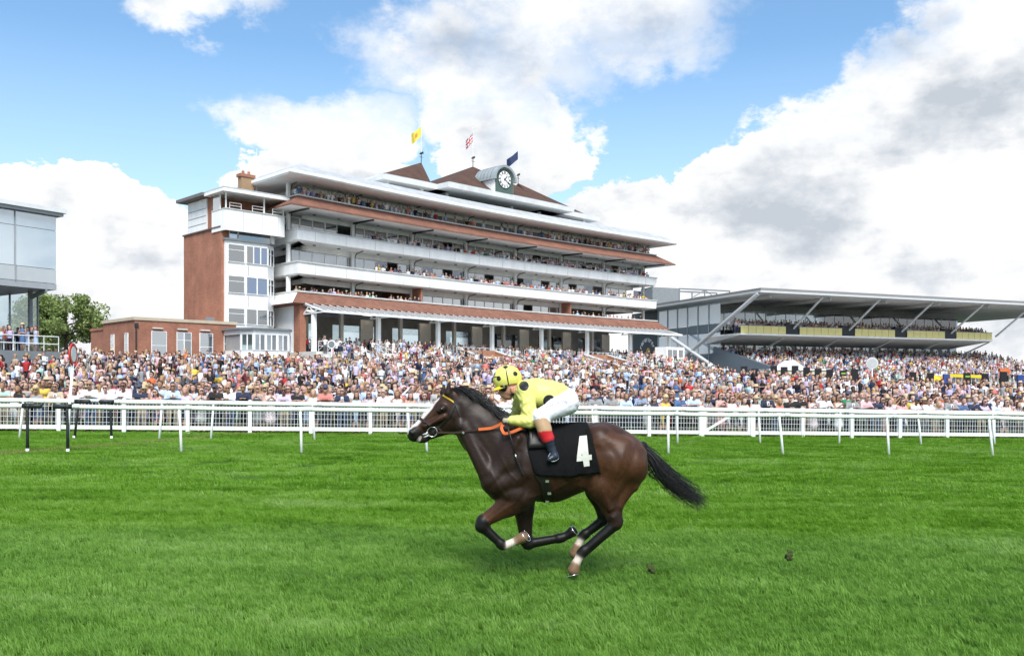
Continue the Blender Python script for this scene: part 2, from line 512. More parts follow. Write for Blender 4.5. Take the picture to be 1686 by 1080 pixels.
# ================================================================== rails and fence
WHITE = mat('white_plastic', (.86, .86, .86), .38, .04, 1.5, spec=.5)
WPAINT = mat('white_paint', (.74, .75, .75), .5, .07, 2.5)
BLACKP = mat('black_wrap', (.018, .022, .024), .5, .15, 6)
WIRE = mat('white_wire', (.72, .74, .74), .45, .05)
def solve_x(px, c0, c1):
    k = (px - 843) / FPX
    return k * c0 / (1 - k * c1)
rr = random.Random(5)
def running_rail(label, c0, c1, posts, black, gaps, height=1.2):
    """posts: x positions; gaps: (xa, xb) openings without rail"""
    Yf = lambda x: c0 + c1 * x
    P = lambda x, z: Vector((x, Yf(x), ground_z(x, Yf(x)) + z))
    root = empty('running_rail', P(posts[len(posts) // 2], 0), label, 'rail', 'white running rails along the track')
    inv = -Vector(root.location)
    for i, x in enumerate(posts):
        blk = i in black
        lean = rr.uniform(-.10, .10)
        mb = MB()
        b = P(x, -.1) + inv; t = P(x, height - .06) + inv
        foot = b + Vector((lean, -.10, 0))
        mb.tube([foot, foot.lerp(t, .55), t + Vector((0, -.02, -.12)), t], [.037, .037, .036, .036], 10)
        mb.tube([t + Vector((-.07, 0, 0)), t + Vector((.07, 0, 0))], .064, 10)
        po = mb.build('post', BLACKP if blk else WHITE, root, True)
        if blk:
            MB().tube([foot + Vector((0, 0, .06)), foot + Vector((0, 0, .19))], .041, 10).build('foot_sleeve', WHITE, po, True)
    ends = [posts[0] - 3.1] + posts + [posts[-1] + 3.1]
    for a, b in zip(ends[:-1], ends[1:]):
        if any(g0 - .01 <= (a + b) / 2 <= g1 + .01 for g0, g1 in gaps): continue
        n = 6; sagd = rr.uniform(.004, .022); pts = [P(a + (b - a) * k / n, height - .056 - sagd * 4 * (k / n) * (1 - k / n)) + inv for k in range(n + 1)]
        ro = MB().tube(pts, .056, 14).build('rail', WHITE, root, True)
        MB().tube([pts[0] + Vector((.16, 0, 0)), pts[0] + Vector((.30, 0, 0))], .0605, 14).build('joint_sleeve', WPAINT, ro, True)
    for g0, g1 in gaps:                       # black padded rail ends either side of an opening
        for x, s in ((g0, 1), (g1, -1)):
            p0 = P(x - s * .12, height - .056) + inv; p1 = P(x + s * .30, height - .056) + inv
            MB().tube([p0, p1, p1 + Vector((s * .03, 0, 0))], [.062, .062, .04], 14).build('end_cap', BLACKP, root, True)
    return root
N0, N1 = 24.7, .17
np_ = [solve_x(p, N0, N1) for p in (45.5, 111, 295.7, 495, 699, 900, 1100, 1283, 1460, 1628)]
np_ = [np_[0] - 3.1] + np_ + [np_[-1] + 3.0]
running_rail('white tubular rail nearest the turf, passing behind the horse, with black posts at its gap', N0, N1, np_, {1, 2}, [(np_[1], np_[2])])
S0, S1 = 30.0, .15
sp_ = [solve_x(p, S0, S1) for p in (38.4, 129.8, 182, 267, 351.6, 514.5, 671, 830, 975, 1114.6, 1249, 1382.8, 1511, 1634)]
sp_ = [sp_[0] - 2.9] + sp_ + [sp_[-1] + 3.0]
running_rail('second white tubular rail, just in front of the wire fence, with a narrow black-posted gap', S0, S1, sp_, {2, 3}, [(sp_[2], sp_[3])])

def build_fence():
    x0 = -15.4 - 2.06 * 5
    N = 27
    X = [x0 + 2.06 * k for k in range(N)]
    P = lambda x, z, o=0: Vector((x, fence_y(x) + o, ground_z(x, fence_y(x)) + z))
    root = empty('wire_fence', P(0, 0), 'white post and board fence with wire mesh panels in front of the crowd', 'fence')
    inv = -Vector(root.location)
    pm = MB().box(-.065, .065, -.065, .065, -.15, 1.17).box(-.045, .045, -.045, .045, 1.17, 1.20).mesh('post', WPAINT)
    ang = math.atan(.177)
    gate = None
    for i, x in enumerate(X):
        wide = i in (16, 17)
        o = obj('post', pm, root, P(x, 0) + inv, (0, 0, ang))
        if wide: o.scale = (1.5, 1.2, 1)
    # wire panel shared by every bay
    L = 2.06 * math.sqrt(1 + .177 ** 2); slope = math.atan2(-.017 * 2.06, L)
    wb = MB(); n = 18
    for k in range(1, n):
        xx = L * k / n
        wb.box(xx - .006, xx + .006, -.006, .006, .27, 1.08)
    for z in (.36, .54, .72, .90, 1.05):
        wb.box(.06, L - .06, -.014, -.007, z - .006, z + .006)
    wm = wb.mesh('wire_panel', WIRE)
    tm = MB().box(.0, L, -.05, .05, 1.08, 1.155).mesh('top_rail', WPAINT)
    bm_ = MB().box(.07, L - .07, -.025, .025, .12, .26).mesh('bottom_board', WPAINT)
    for i in range(N - 1):
        loc = P(X[i], 0) + inv; rot = (0, -slope, ang)
        if i == 16:
            gate = MB().box(.1, L - .1, -.03, .03, .10, .24).box(.1, L - .1, -.035, .035, 1.06, 1.15)
            gate.box(.1, .2, -.032, .032, .24, 1.06).box(L - .2, L - .1, -.032, .032, .24, 1.06)
            beam((.2, 0, .26), (L - .55, 0, 1.05), .05, .09, 0, gate, (0, 0, 1))
            g = gate.build('gate', WPAINT, root, loc=loc, rot=rot)
            g['label'] = 'fence gate with a diagonal brace'
            obj('wire_panel', wm, g)
            continue
        obj('wire_panel', wm, root, loc, rot)
        obj('top_rail', tm, root, loc, rot)
        obj('bottom_board', bm_, root, loc, rot)
build_fence()

# winning post: white pole with a red and white disc
RED = mat('sign_red', (.55, .045, .03), .4, .06)
wy = 23.3; wx = (111 - 843) / FPX * wy; wz = ground_z(wx, wy)
root = empty('winning_post', (wx, wy, wz), 'white pole with a red rimmed white disc standing at the gap in the rails', 'sign post')
MB().tube([(0, 0, -.1), (.0, .12, 1.2), (.02, .25, 2.22)], [.036, .034, .032], 12).build('pole', WHITE, root, True)
def disc(r, t, n=32, cut=0):
    mb = MB()
    ring = lambda x, rr_: [(x, rr_ * math.cos(2 * math.pi * k / n), rr_ * math.sin(2 * math.pi * k / n)) for k in range(n)]
    return mb.loft([ring(-t, r * .97), ring(-t * .6, r), ring(t * .6, r), ring(t, r * .97)])
dm = Matrix.Translation((.02, .25, 2.47)) @ Matrix.Rotation(rad(8), 4, 'Z')
d1 = disc(.29, .02).build('disc', RED, root, mw=dm)
d2 = disc(.20, .026).build('disc_centre', WHITE, d1)
# ================================================================== main grandstand
class Frame:
    def __init__(s, o, u):
        s.o = Vector((*o, 0)); s.u = Vector((u[0], u[1], 0)).normalized(); s.n = Vector((s.u.y, -s.u.x, 0))
    def __call__(s, a, b, z):
        p = s.o + s.u * a + s.n * b
        return (p.x, p.y, z)
    @property
    def ang(s): return math.atan2(s.u.y, s.u.x)
    def inv(s, x, y):
        d = Vector((x, y, 0)) - s.o
        return d.dot(s.u), d.dot(s.n)

def brick_mat(name, fr, c1, c2, mort, sc=1.0):
    m, t, b = new_mat(name)
    pos = t.node('ShaderNodeNewGeometry').outputs['Position']
    U = t.vmath('DOT_PRODUCT', pos, tuple(fr.u + fr.n), out=1)
    sp = t.node('ShaderNodeSeparateXYZ'); t.put(sp.inputs[0], pos)
    cm = t.node('ShaderNodeCombineXYZ'); t.put(cm.inputs[0], U); t.put(cm.inputs[1], sp.outputs[2])
    br = t.node('ShaderNodeTexBrick')
    t.put(br.inputs['Vector'], cm.outputs[0])
    br.inputs['Color1'].default_value = (*c1, 1); br.inputs['Color2'].default_value = (*c2, 1); br.inputs['Mortar'].default_value = (*mort, 1)
    br.inputs['Scale'].default_value = 1.0; br.inputs['Brick Width'].default_value = .225 * sc; br.inputs['Row Height'].default_value = .075 * sc
    br.inputs['Mortar Size'].default_value = .008 * sc; br.inputs['Bias'].default_value = -.1
    k = t.maprange(t.noise(pos, .55, 5, .6), .3, .7, .80, 1.14)
    streak = t.maprange(t.noise(t.vmath('MULTIPLY', pos, (1.4, 1.4, .22)), 1.0, 4, .6), .35, .65, .90, 1.06)
    t.put(b.inputs['Base Color'], t.vmath('SCALE', br.outputs[0], t.math('MULTIPLY', k, streak)))
    b.inputs['Roughness'].default_value = .85; b.inputs['Specular IOR Level'].default_value = .2
    return m
LST = 62.0
ST = Frame((-22.2, 94.4), (44.0, 43.6))
BRICK = brick_mat('red_brick', ST, (.39, .150, .092), (.30, .110, .070), (.34, .24, .18))
APRON = brick_mat('apron_tile', ST, (.27, .125, .086), (.205, .092, .066), (.20, .12, .09), 1.3)
TILE = brick_mat('brown_tile', ST, (.118, .066, .048), (.092, .055, .043), (.06, .036, .03), 1.6)
STUCCO = mat('white_stucco', (.85, .85, .84), .7, .11, .8, stretch=(1, 1, .22), var2=.05)
CONC = mat('pale_concrete', (.62, .615, .59), .8, .16, .5, stretch=(1, 1, .35), var2=.06)
SOFFIT = mat('soffit_paint', (.90, .895, .88), .8, .10, .4, var2=.05)
LEAD = mat('lead_roof', (.42, .44, .45), .55, .20, .8, stretch=(1, 1, 1), var2=.12)
DARKM = mat('dark_metal', (.03, .033, .036), .5, .1)
GREYM = mat('grey_metal', (.20, .22, .235), .45, .1)
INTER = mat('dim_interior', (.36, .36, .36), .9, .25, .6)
def glass_mat(name, tint, refl, rough=.03, trans=0.0):
    m, t, b = new_mat(name)
    for n in list(t.t.nodes):
        if n.type != 'OUTPUT_MATERIAL': t.t.nodes.remove(n)
    gl = t.node('ShaderNodeBsdfGlossy'); gl.inputs['Roughness'].default_value = rough; gl.inputs['Color'].default_value = (.92, .96, 1, 1)
    if trans:
        bs = t.node('ShaderNodeBsdfTransparent'); bs.inputs[0].default_value = (*tint, 1)
    else:
        bs = t.node('ShaderNodeBsdfDiffuse'); bs.inputs[0].default_value = (*tint, 1)
    fr = t.node('ShaderNodeFresnel'); fr.inputs[0].default_value = 1.5
    mx = t.node('ShaderNodeMixShader')
    t.put(mx.inputs[0], t.math('ADD', fr.outputs[0], refl, clamp=True))
    t.t.links.new(bs.outputs[0], mx.inputs[1]); t.t.links.new(gl.outputs[0], mx.inputs[2])
    t.t.links.new(mx.outputs[0], t.t.nodes['Material Output'].inputs[0])
    return m
GDARK = glass_mat('dark_window_glass', (.07, .08, .085), .24)
GSKY = glass_mat('reflecting_window_glass', (.10, .13, .15), .42)
GBLUE = glass_mat('blue_blind_glass', (.07, .13, .24), .16)
GCLEAR = glass_mat('clear_glass', (.80, .88, .90), .12, trans=1)
GCAN = glass_mat('canopy_glass', (.55, .62, .64), .18, .12, trans=1)

def sag(a): t = a / LST; return 4 * 1.4 * t * (1 - t) if 0 < t < 1 else 0.0
def SP(a, b, z): return ST(a, b - sag(a), z)
NSEG = 28
def path(off, back=9.5, a0=0.0, a1=LST, left=True, right=True):
    """plan outline of the front with its two returns, moved outwards by off"""
    pts = []
    if left: pts.append((a0 - off, -back))
    for k in range(NSEG + 1):
        a = a0 + (a1 - a0) * k / NSEG
        aa = a + (-off if k == 0 and left else 0) + (off if k == NSEG and right else 0)
        pts.append((aa, off - sag(a)))
    if right: pts.append((a1 + off, -back))
    return pts
def sweep(profile, name, m, parent, back=9.5, mb=None, **kw):
    """closed (offset, z) profile carried round the front"""
    mb = mb or MB()
    cols = [path(o, back, **kw) for o, z in profile]
    rings = [[ST(cols[j][i][0], cols[j][i][1], profile[j][1]) for j in range(len(profile))] for i in range(len(cols[0]))]
    mb.loft(rings)
    return mb.build(name, m, parent) if name else mb

stand = empty('grandstand', ST(31, 0, 3), 'five storey white and red brick grandstand with curved balconies and a clock', 'grandstand')
def child(mb, name, m, parent=None, smooth=False, **kw):
    """builds world-space geometry as a part of the stand"""
    p = parent or stand
    o = mb.build(name, m, p, smooth, **kw)
    root = p
    while root.parent is not None: root = root.parent
    if p is root: o.matrix_parent_inverse = Matrix.Translation(-Vector(root.location))
    return o
def psweep(profile, name, m, parent=None, back=9.5, **kw):
    return child(sweep(profile, None, m, None, back, **kw), name, m, parent)

# --- balconies, aprons and roof
FLOORS = {'C': 10.35, 'B': 13.4, 'A': 16.9, 'D': 20.2}
for zb, zt in ((16.9, 18.2), (13.4, 14.8)):
    bal = psweep([(-.30, zb), (0, zb + .12), (.06, zt - .12), (.0, zt - .12), (-.24, zt - .12), (-.24, zb + .34), (-7, zb + .34), (-7, zb)], 'balcony', STUCCO)
    for k in range(15):
        a = 2.2 + k * 4.1
        child(MB().box(a - .02, a + .02, .02, .075, zb + .14, zt - .14, fr=SP), 'panel_joint', CONC, bal)
    psweep([(-.28, zt - .115), (.16, zt - .115), (.16, zt), (-.28, zt)], 'coping', CONC, bal)
ap = psweep([(.05, 11.55), (1.55, 10.30), (1.4, 10.2), (-7, 10.2), (-7, 10.5), (-.25, 10.5), (-.25, 11.55)], 'brick_apron', APRON)
psweep([(-.3, 11.555), (.2, 11.555), (.2, 11.72), (-.3, 11.72)], 'coping', CONC, ap)
cpn = MB().loft([[ST(-.08, -9, 11.56), ST(-1.60, -9, 10.28), ST(-1.57, -9, 10.26), ST(-.05, -9, 11.54)], [ST(-.08, .08, 11.56), ST(-1.60, 1.60, 10.28), ST(-1.57, 1.57, 10.26), ST(-.05, .05, 11.54)]])
child(cpn, 'corner_panel', STUCCO)
ap = psweep([(-.05, 21.55), (2.1, 20.22), (2.1, 20.08), (1.9, 20.08), (-7, 20.32), (-7, 20.55), (-.3, 20.6), (-.3, 21.55)], 'brick_apron', APRON)
psweep([(-.35, 21.555), (.10, 21.555), (.10, 21.70), (-.35, 21.70)], 'coping', CONC, ap)
psweep([(2.08, 20.09), (1.9, 20.075), (-6.9, 20.305), (-6.9, 20.312)], 'soffit', SOFFIT, ap)
rf = psweep([(2.1, 23.15), (2.25, 23.32), (2.25, 23.60), (-.2, 24.85), (-15, 24.95), (-15, 24.4), (-2, 23.4)], 'roof', LEAD)
psweep([(2.11, 23.145), (2.28, 23.31), (2.28, 23.60), (2.24, 23.60), (2.24, 23.33), (2.10, 23.16)], 'fascia', STUCCO, rf)
psweep([(2.09, 23.14), (-7, 23.38), (-7, 23.39)], 'soffit', SOFFIT, rf)
# rafters and downpipes on the bay lines
NB = 7
BAY = LST / NB
for k in range(NB + 1):
    a = min(max(k * BAY, .25), LST - .25)
    child(beam(SP(a, 1.75, 20.02), SP(a, -2.4, 20.07), .16, .17), 'rafter', DARKM)
    for z0, z1 in ((10.5, 13.4), (13.74, 16.9), (17.24, 20.3), (20.6, 23.3)):
        c = SP(a, -2.25, 0)
        child(MB().box(-.17, .17, -.17, .17, z0, z1), 'column', STUCCO, loc=(c[0], c[1], 0), rot=(0, 0, ST.ang))
        q1 = SP(a + .3, -.6, z1 - .02)
        child(MB().tube([SP(a + .3, -2.2, z0 + .3), SP(a + .3, -2.2, z1 - .55), SP(a + .3, -1.9, z1 - .2), q1], .055, 6), 'downpipe', DARKM)
# rear walls of the balconies with their windows
GW = 2.5
ZC0 = 5.8
for z0, z1, nm in ((10.5, 13.4, 'C'), (13.74, 16.9, 'B'), (17.24, 20.3, 'A'), (20.6, 23.38, 'D')):
    psweep([(-GW, z1 - .55), (-GW, z1), (-GW - .25, z1), (-GW - .25, z1 - .55)], 'wall', STUCCO, back=9.4)
    if nm != 'C': psweep([(-GW, z0), (-GW, z0 + .45), (-GW - .25, z0 + .45), (-GW - .25, z0)], 'wall', STUCCO, back=9.4)
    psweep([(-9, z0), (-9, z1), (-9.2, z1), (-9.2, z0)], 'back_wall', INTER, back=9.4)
NW = 5
ww = (BAY - .5) / NW
def window_meshes(w, h, mull=0):
    fb = MB().box(0, w, -.05, .05, 0, .07).box(0, w, -.05, .05, h - .07, h).box(0, .07, -.05, .05, .07, h - .07).box(w - .07, w, -.05, .05, .07, h - .07)
    if mull: fb.box(.07, w - .07, -.04, .04, h * mull - .03, h * mull + .03)
    return fb.mesh('window', STUCCO), MB().box(.07, w - .07, -.012, .012, .07, h - .07)
FM, PMB = window_meshes(ww, 2.12)
PM = {k: PMB.mesh('pane', v) for k, v in (('d', GDARK), ('s', GSKY), ('b', GBLUE))}
wr = random.Random(3)
def glaze(z0, pick, h=2.12, fm=FM, pm=PM):
    for k in range(NB):
        for j in range(NW):
            c = pick(k, j)
            if c is None: continue
            a = k * BAY + .25 + j * ww
            p = SP(a, -GW - .1, z0); q = SP(a + ww, -GW - .1, z0)
            o = obj('window', fm, stand, Vector(p) - Vector(stand.location), (0, 0, math.atan2(q[1] - p[1], q[0] - p[0])))
            obj('pane', pm[c], o)
glaze(20.6 + .45, lambda k, j: None if (k in (0, 1) and j < 1) else ('s' if (k + j) % 6 == 5 else 'd'), h=2.12)
glaze(17.24 + .45, lambda k, j: None if (k * 5 + j) % 9 == 4 else ('s' if (k * 3 + j) % 7 == 6 else 'd'))
glaze(13.74 + .45, lambda k, j: None if (k * 5 + j) in (8, 13, 17, 20, 23, 26, 29, 33) else ('s' if wr.random() < .75 else 'b'))
glaze(10.5 + .2, lambda k, j: None if k < 2 or k > 4 or (k, j) == (4, 1) else 's')
# partitions either side of the open terrace bays of the lowest balcony
for a in (2 * BAY, 5 * BAY):
    child(MB().box(a - .1, a + .1, -9, -.4, 10.52, 13.38, fr=SP), 'partition', BRICK)
# slim balustrade posts and ceiling lamps under the soffits
for zc in (13.38, 16.88, 20.15, 23.2):
    for k in range(NB):
        for f in (.33, .7):
            p = SP((k + f) * BAY, -1.2, zc)
            child(MB().tube([(p[0], p[1], zc - .10), (p[0], p[1], zc)], [.17, .2], 10), 'ceiling_lamp', GREYM)

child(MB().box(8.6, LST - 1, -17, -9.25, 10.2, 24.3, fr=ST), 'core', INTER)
child(MB().box(1.2, 8.6, -17, -10.5, 10.2, 24.3, fr=ST), 'core', STUCCO)
# --- upper pavilions with pyramid roofs
def pavilion(a0, a1, b0, b1, apex_a, apex_b, apex_z, ze=25.95):
    mb = MB()
    e = lambda a, b, z: ST(a, b, z)
    mb.hexa([e(a0, b0, ze), e(a1, b0, ze), e(a1, b1, ze), e(a0, b1, ze), e(a0 - .15, b0 + .15, ze + .55), e(a1 + .15, b0 + .15, ze + .55), e(a1, b1, ze + .55), e(a0, b1, ze + .55)])
    ev = child(mb, 'eave', STUCCO)
    i = 1.0
    base = [(a0 + .1, b0 - .1), (a1 - .1, b0 - .1), (a1 - .1, b1), (a0 + .1, b1)]
    mid = [(a0 + 1.6, b0 - 1.6), (a1 - 1.6, b0 - 1.6), (a1 - 1.6, b1), (a0 + 1.6, b1)]
    lead = MB().loft([[e(*p, ze + .56) for p in base], [e(*p, ze + 1.15) for p in mid]])
    child(lead, 'flashing', LEAD, ev)
    py = MB()
    vs_ = [e(*p, ze + 1.16) for p in mid] + [e(apex_a, apex_b, apex_z)]
    py.add(vs_, [(0, 1, 4), (1, 2, 4), (2, 3, 4), (3, 0, 4), (3, 2, 1, 0)])
    child(py, 'pyramid_roof', TILE)
    # weathervane
    p = Vector(e(apex_a, apex_b, apex_z))
    vn = MB().tube([p - Vector((0, 0, .1)), p + Vector((0, 0, 1.0))], .05, 6)
    q = p + Vector((0, 0, 1.05)); u3 = ST.u
    vn.tube([q - u3 * .28, q + Vector((0, 0, .12)), q + u3 * .28 + Vector((0, 0, .30)), q + u3 * .34 + Vector((0, 0, .10))], [.05, .17, .13, .03], 6)
    vn.tube([q - Vector((0, 0, .35)) - u3 * .3, q - Vector((0, 0, .35)) + u3 * .3], .03, 5)
    child(vn, 'weathervane', DARKM)
pavilion(13.4, 23.5, -3.3, -15, 23.7, -9, 30.6)
pavilion(21.5, 44.5, -1.2, -15, 32.7, -9, 31.6)
pavilion(40.0, 52.5, -3.3, -15, 41.4, -9, 30.7)
wl = MB().box(14.6, 51, -14.5, -5.6, 24.6, 25.96, fr=ST)
child(wl, 'upper_wall', mat('dark_red_panel', (.16, .045, .035), .7, .15, .6))
child(MB().box(24.5, 35.5, -5.61, -5.4, 24.9, 25.94, fr=ST), 'upper_window', GDARK)
child(MB().box(16, 23.5, -5.61, -5.45, 25.0, 25.93, fr=ST), 'upper_window', mat('grey_panel', (.22, .20, .20), .6))
for a in (15.0, 20.2, 24.3, 35.7, 41.2, 50.6):
    child(MB().box(a - .2, a + .2, -4.9, -4.5, 24.7, 25.95, fr=ST), 'column', STUCCO)

# --- clock turret
GREENP = mat('clock_green', (.075, .12, .095), .5, .08)
ca, cb = 32.0, -2.2
def arch(a0, a1, zb, zs, b, n=12):
    r = (a1 - a0) / 2; c = (a0 + a1) / 2
    return [ST(a0, b, zb), ST(a0, b, zs)] + [ST(c - r * math.cos(math.pi * k / n), b, zs + r * math.sin(math.pi * k / n)) for k in range(1, n)] + [ST(a1, b, zs), ST(a1, b, zb)]
zs_ = 28.45
tur = child(MB().loft([arch(ca - 1.68, ca + 1.68, 26.6, zs_, cb - .02), arch(ca - 1.68, ca + 1.68, 26.6, zs_, cb - 3.6)]), 'clock_turret', STUCCO)
hood = MB()
n_ = 14
out = lambda b, r: [ST(ca - r * math.cos(math.pi * k / n_), b, zs_ + r * math.sin(math.pi * k / n_)) for k in range(n_ + 1)]
hood.loft([out(cb + .35, 1.72) + out(cb + .35, 2.02)[::-1], out(cb - 3.6, 1.72) + out(cb - 3.6, 2.02)[::-1]])
child(hood, 'barrel_roof', mat('barrel_zinc', (.30, .335, .35), .5, .15, 1.2, var2=.1), tur)
for k in range(1, 6):
    b = cb + .2 - k * .66
    rb = MB().loft([out(b, 2.0) + out(b, 2.06)[::-1], out(b - .07, 2.0) + out(b - .07, 2.06)[::-1]])
    child(rb, 'roof_seam', GREYM, tur)
child(MB().loft([arch(ca - 1.6, ca + 1.6, 26.9, zs_, cb + .05), arch(ca - 1.6, ca + 1.6, 26.9, zs_, cb - .01)]), 'clock_panel', GREENP, tur)
def facedisc(r0, r1, b, n=40):
    o = lambda r, bb: [ST(ca + r * math.cos(2 * math.pi * k / n), bb, 28.62 + r * math.sin(2 * math.pi * k / n)) for k in range(n)]
    mb = MB()
    if r0 == 0: mb.loft([o(r1, b), o(r1, b - .04)])
    else: mb.loft([o(r1, b), o(r1, b - .04), o(r0, b - .04), o(r0, b), o(r1, b)], caps=False)
    return mb
CK = mat('clock_white', (.82, .82, .80), .4, .02); CBK = mat('clock_black', (.02, .02, .022), .4, .02)
child(facedisc(0, 1.12, cb + .12), 'clock_face', CK, tur)
child(facedisc(.72, .755, cb + .13), 'chapter_ring', CBK, tur)
child(facedisc(1.11, 1.17, cb + .135), 'clock_bezel', CBK, tur)
def radial(th, r0, r1, wd, b):
    c, s = math.sin(th), math.cos(th)
    q = lambda r, o_, bb: ST(ca + r * c + o_ * s, bb, 28.62 + r * s - o_ * c)
    return MB().hexa([q(r0, -wd, b), q(r1, -wd, b), q(r1, wd, b), q(r0, wd, b), q(r0, -wd, b + .02), q(r1, -wd, b + .02), q(r1, wd, b + .02), q(r0, wd, b + .02)])
NUM = ['XII', 'I', 'II', 'III', 'IIII', 'V', 'VI', 'VII', 'VIII', 'IX', 'X', 'XI']
for h_ in range(12):
    th = h_ * math.pi / 6
    s_ = NUM[h_]; mb = MB(); wtot = sum({'I': .07, 'V': .13, 'X': .13}[c] for c in s_); x_ = -wtot / 2
    def nq(r, o_):
        c, s = math.sin(th), math.cos(th)
        return ST(ca + r * c + o_ * s, cb + .125, 28.62 + r * s - o_ * c)
    for chx in s_:
        wc = {'I': .07, 'V': .13, 'X': .13}[chx]; m_ = x_ + wc / 2
        segs = {'I': [(m_, .78, m_, 1.06)], 'V': [(m_ - .05, 1.06, m_, .78), (m_ + .05, 1.06, m_, .78)], 'X': [(m_ - .05, 1.06, m_ + .05, .78), (m_ + .05, 1.06, m_ - .05, .78)]}[chx]
        for o0, r0, o1, r1 in segs: beam(nq(r0, o0), nq(r1, o1), .03, .045, 0, mb, ST.n)
        x_ += wc
    child(mb, 'numeral', CBK, tur)
child(radial(rad(41), -.18, .60, .055, cb + .14), 'hour_hand', CBK, tur)
child(radial(rad(122), -.22, .88, .04, cb + .165), 'minute_hand', CBK, tur)

# --- flags
def flag_cloth(poleA, poleB, ztop, w_, h_, cols, droop, name, m, label, ztip, zbot):
    p = Vector(ST(poleA, poleB, 0))
    root = empty('flag', (p.x, p.y, zbot), label, 'flag', 'flags flying above the grandstand roof')
    MB().tube([(0, 0, 0), (0, 0, ztip - zbot)], [.035, .02], 8).tube([(0, 0, ztip - zbot), (0, 0, ztip - zbot + .18)], [.07, .02], 8).build('flagpole', WHITE, root)
    nu, nv = 16, 10; vsx = []
    for j in range(nv + 1):
        for i in range(nu + 1):
            u_, v_ = i / nu, j / nv
            x = -w_ * (u_ * .86); yw = .22 * math.sin(u_ * 7 + v_ * 1.2) * u_ ** .6
            z = ztop - zbot - h_ * v_ - droop * u_ ** 1.1 + .08 * math.sin(u_ * 6 + 1)
            vsx.append((x, yw, z))
    fs = [(j * (nu + 1) + i, j * (nu + 1) + i + 1, (j + 1) * (nu + 1) + i + 1, (j + 1) * (nu + 1) + i) for j in range(nv) for i in range(nu)]
    me = np_mesh('cloth', vsx, fs, m, True, mi=[cols((i + .5) / nu, (j + .5) / nv) for j in range(nv) for i in range(nu)])
    obj('cloth', me, root)
YEL = mat('flag_yellow', (.70, .56, .07), .7, .05); FRED = mat('flag_red', (.50, .03, .04), .7, .05); FBL = mat('flag_blue', (.02, .035, .10), .7, .05); FWH = mat('flag_white', (.78, .78, .78), .7, .05)
FRD2 = mat('flag_ochre', (.55, .24, .05), .7, .05)
flag_cloth(23.7, -9, 35.2, 1.5, 1.35, lambda u, v: 1 if abs(u - .5) < .12 and abs(v - .5) < .22 else 0, .95, 'flag', [YEL, FRD2], 'yellow flag on the leftmost rooftop pole', 36.0, 31.4)
def uj(u, v):
    if abs(u - .5) < .07 or abs(v - .5) < .12: return 0
    if abs(u - .5) < .11 or abs(v - .5) < .2: return 2
    if abs(abs(u - .5) - abs(v - .5)) < .06: return 0
    if abs(abs(u - .5) - abs(v - .5)) < .13: return 2
    return 1
flag_cloth(32.7, -9, 36.1, 1.15, 1.25, uj, 1.0, 'flag', [FRED, FBL, FWH], 'red white and blue crossed flag on the middle rooftop pole', 37.2, 32.6)
flag_cloth(41.4, -9, 35.2, 1.9, 1.2, lambda u, v: 0, 1.15, 'flag', [FBL], 'dark blue flag flying beside the clock turret', 36.4, 31.7)

# --- glazed canopy over the terrace and its columns
CO0, CZ0, CO1, CZ1 = 1.45, 10.25, 4.6, 9.35
npan = 62
pl = math.hypot(CO1 - CO0, CZ1 - CZ0)
tilt = math.atan2(CZ1 - CZ0, CO1 - CO0)
pw = LST / npan
bar_m = MB().box(-.05, .05, 0, pl, -.06, .09).mesh('glazing_bar', WPAINT)
pane_m = MB().box(.05, pw * 1.01 - .05, .02, pl - .02, 0, .03).mesh('glass_panel', GCAN)
can = empty('canopy'); can.parent = stand
def canopy_mw(a):
    p, q = Vector(SP(a, CO0, CZ0)), Vector(SP(a + pw, CO0, CZ0))
    ux = (q - p).normalized(); nn = Vector((ux.y, -ux.x, 0))
    dd = (nn * (CO1 - CO0) + Vector((0, 0, CZ1 - CZ0))).normalized()
    up = ux.cross(dd)
    if up.z < 0: up = -up
    R = Matrix((ux, dd, up)).transposed().to_4x4()
    return Matrix.Translation(p - Vector(stand.location)) @ R
for k in range(npan + 1):
    mw = canopy_mw(k * pw)
    obj('glazing_bar', bar_m, can, mw=mw)
    if k < npan: obj('glass_panel', pane_m, can, mw=mw)
def cp(mb, name, m, **kw):
    o = mb.build(name, m, can, **kw); o.matrix_parent_inverse = Matrix.Translation(-Vector(stand.location)); return o
cp(sweep([(CO1, CZ1 - .16), (CO1 + .18, CZ1 - .16), (CO1 + .18, CZ1 + .10), (CO1, CZ1 + .10)], None, WPAINT, None, left=False, right=False), 'gutter', WPAINT)
cp(sweep([(CO1 - 1.6, CZ1 + .33), (CO1 - 1.45, CZ1 + .33), (CO1 - 1.45, CZ1 + .45), (CO1 - 1.6, CZ1 + .45)], None, WPAINT, None, left=False, right=False), 'purlin', WPAINT)
for k in range(NB + 1):
    a = min(max(k * BAY + .1, 0), LST - .1)
    tr = MB()
    for q0, q1 in (((CO0 - .5, 9.2), (CO1, CZ1 - .1)), ((CO0 - .5, 10.2), (CO1, CZ1)), ((CO0 - .4, 9.25), (CO0 + .6, 10.0)), ((CO0 + .6, 10.0), (CO0 + 1.4, 9.22)), ((CO0 + 1.4, 9.22), (CO0 + 2.2, 9.65))):
        beam(SP(a, *q0), SP(a, *q1), .11, .13, 0, tr)
    cp(tr, 'truss', WPAINT)
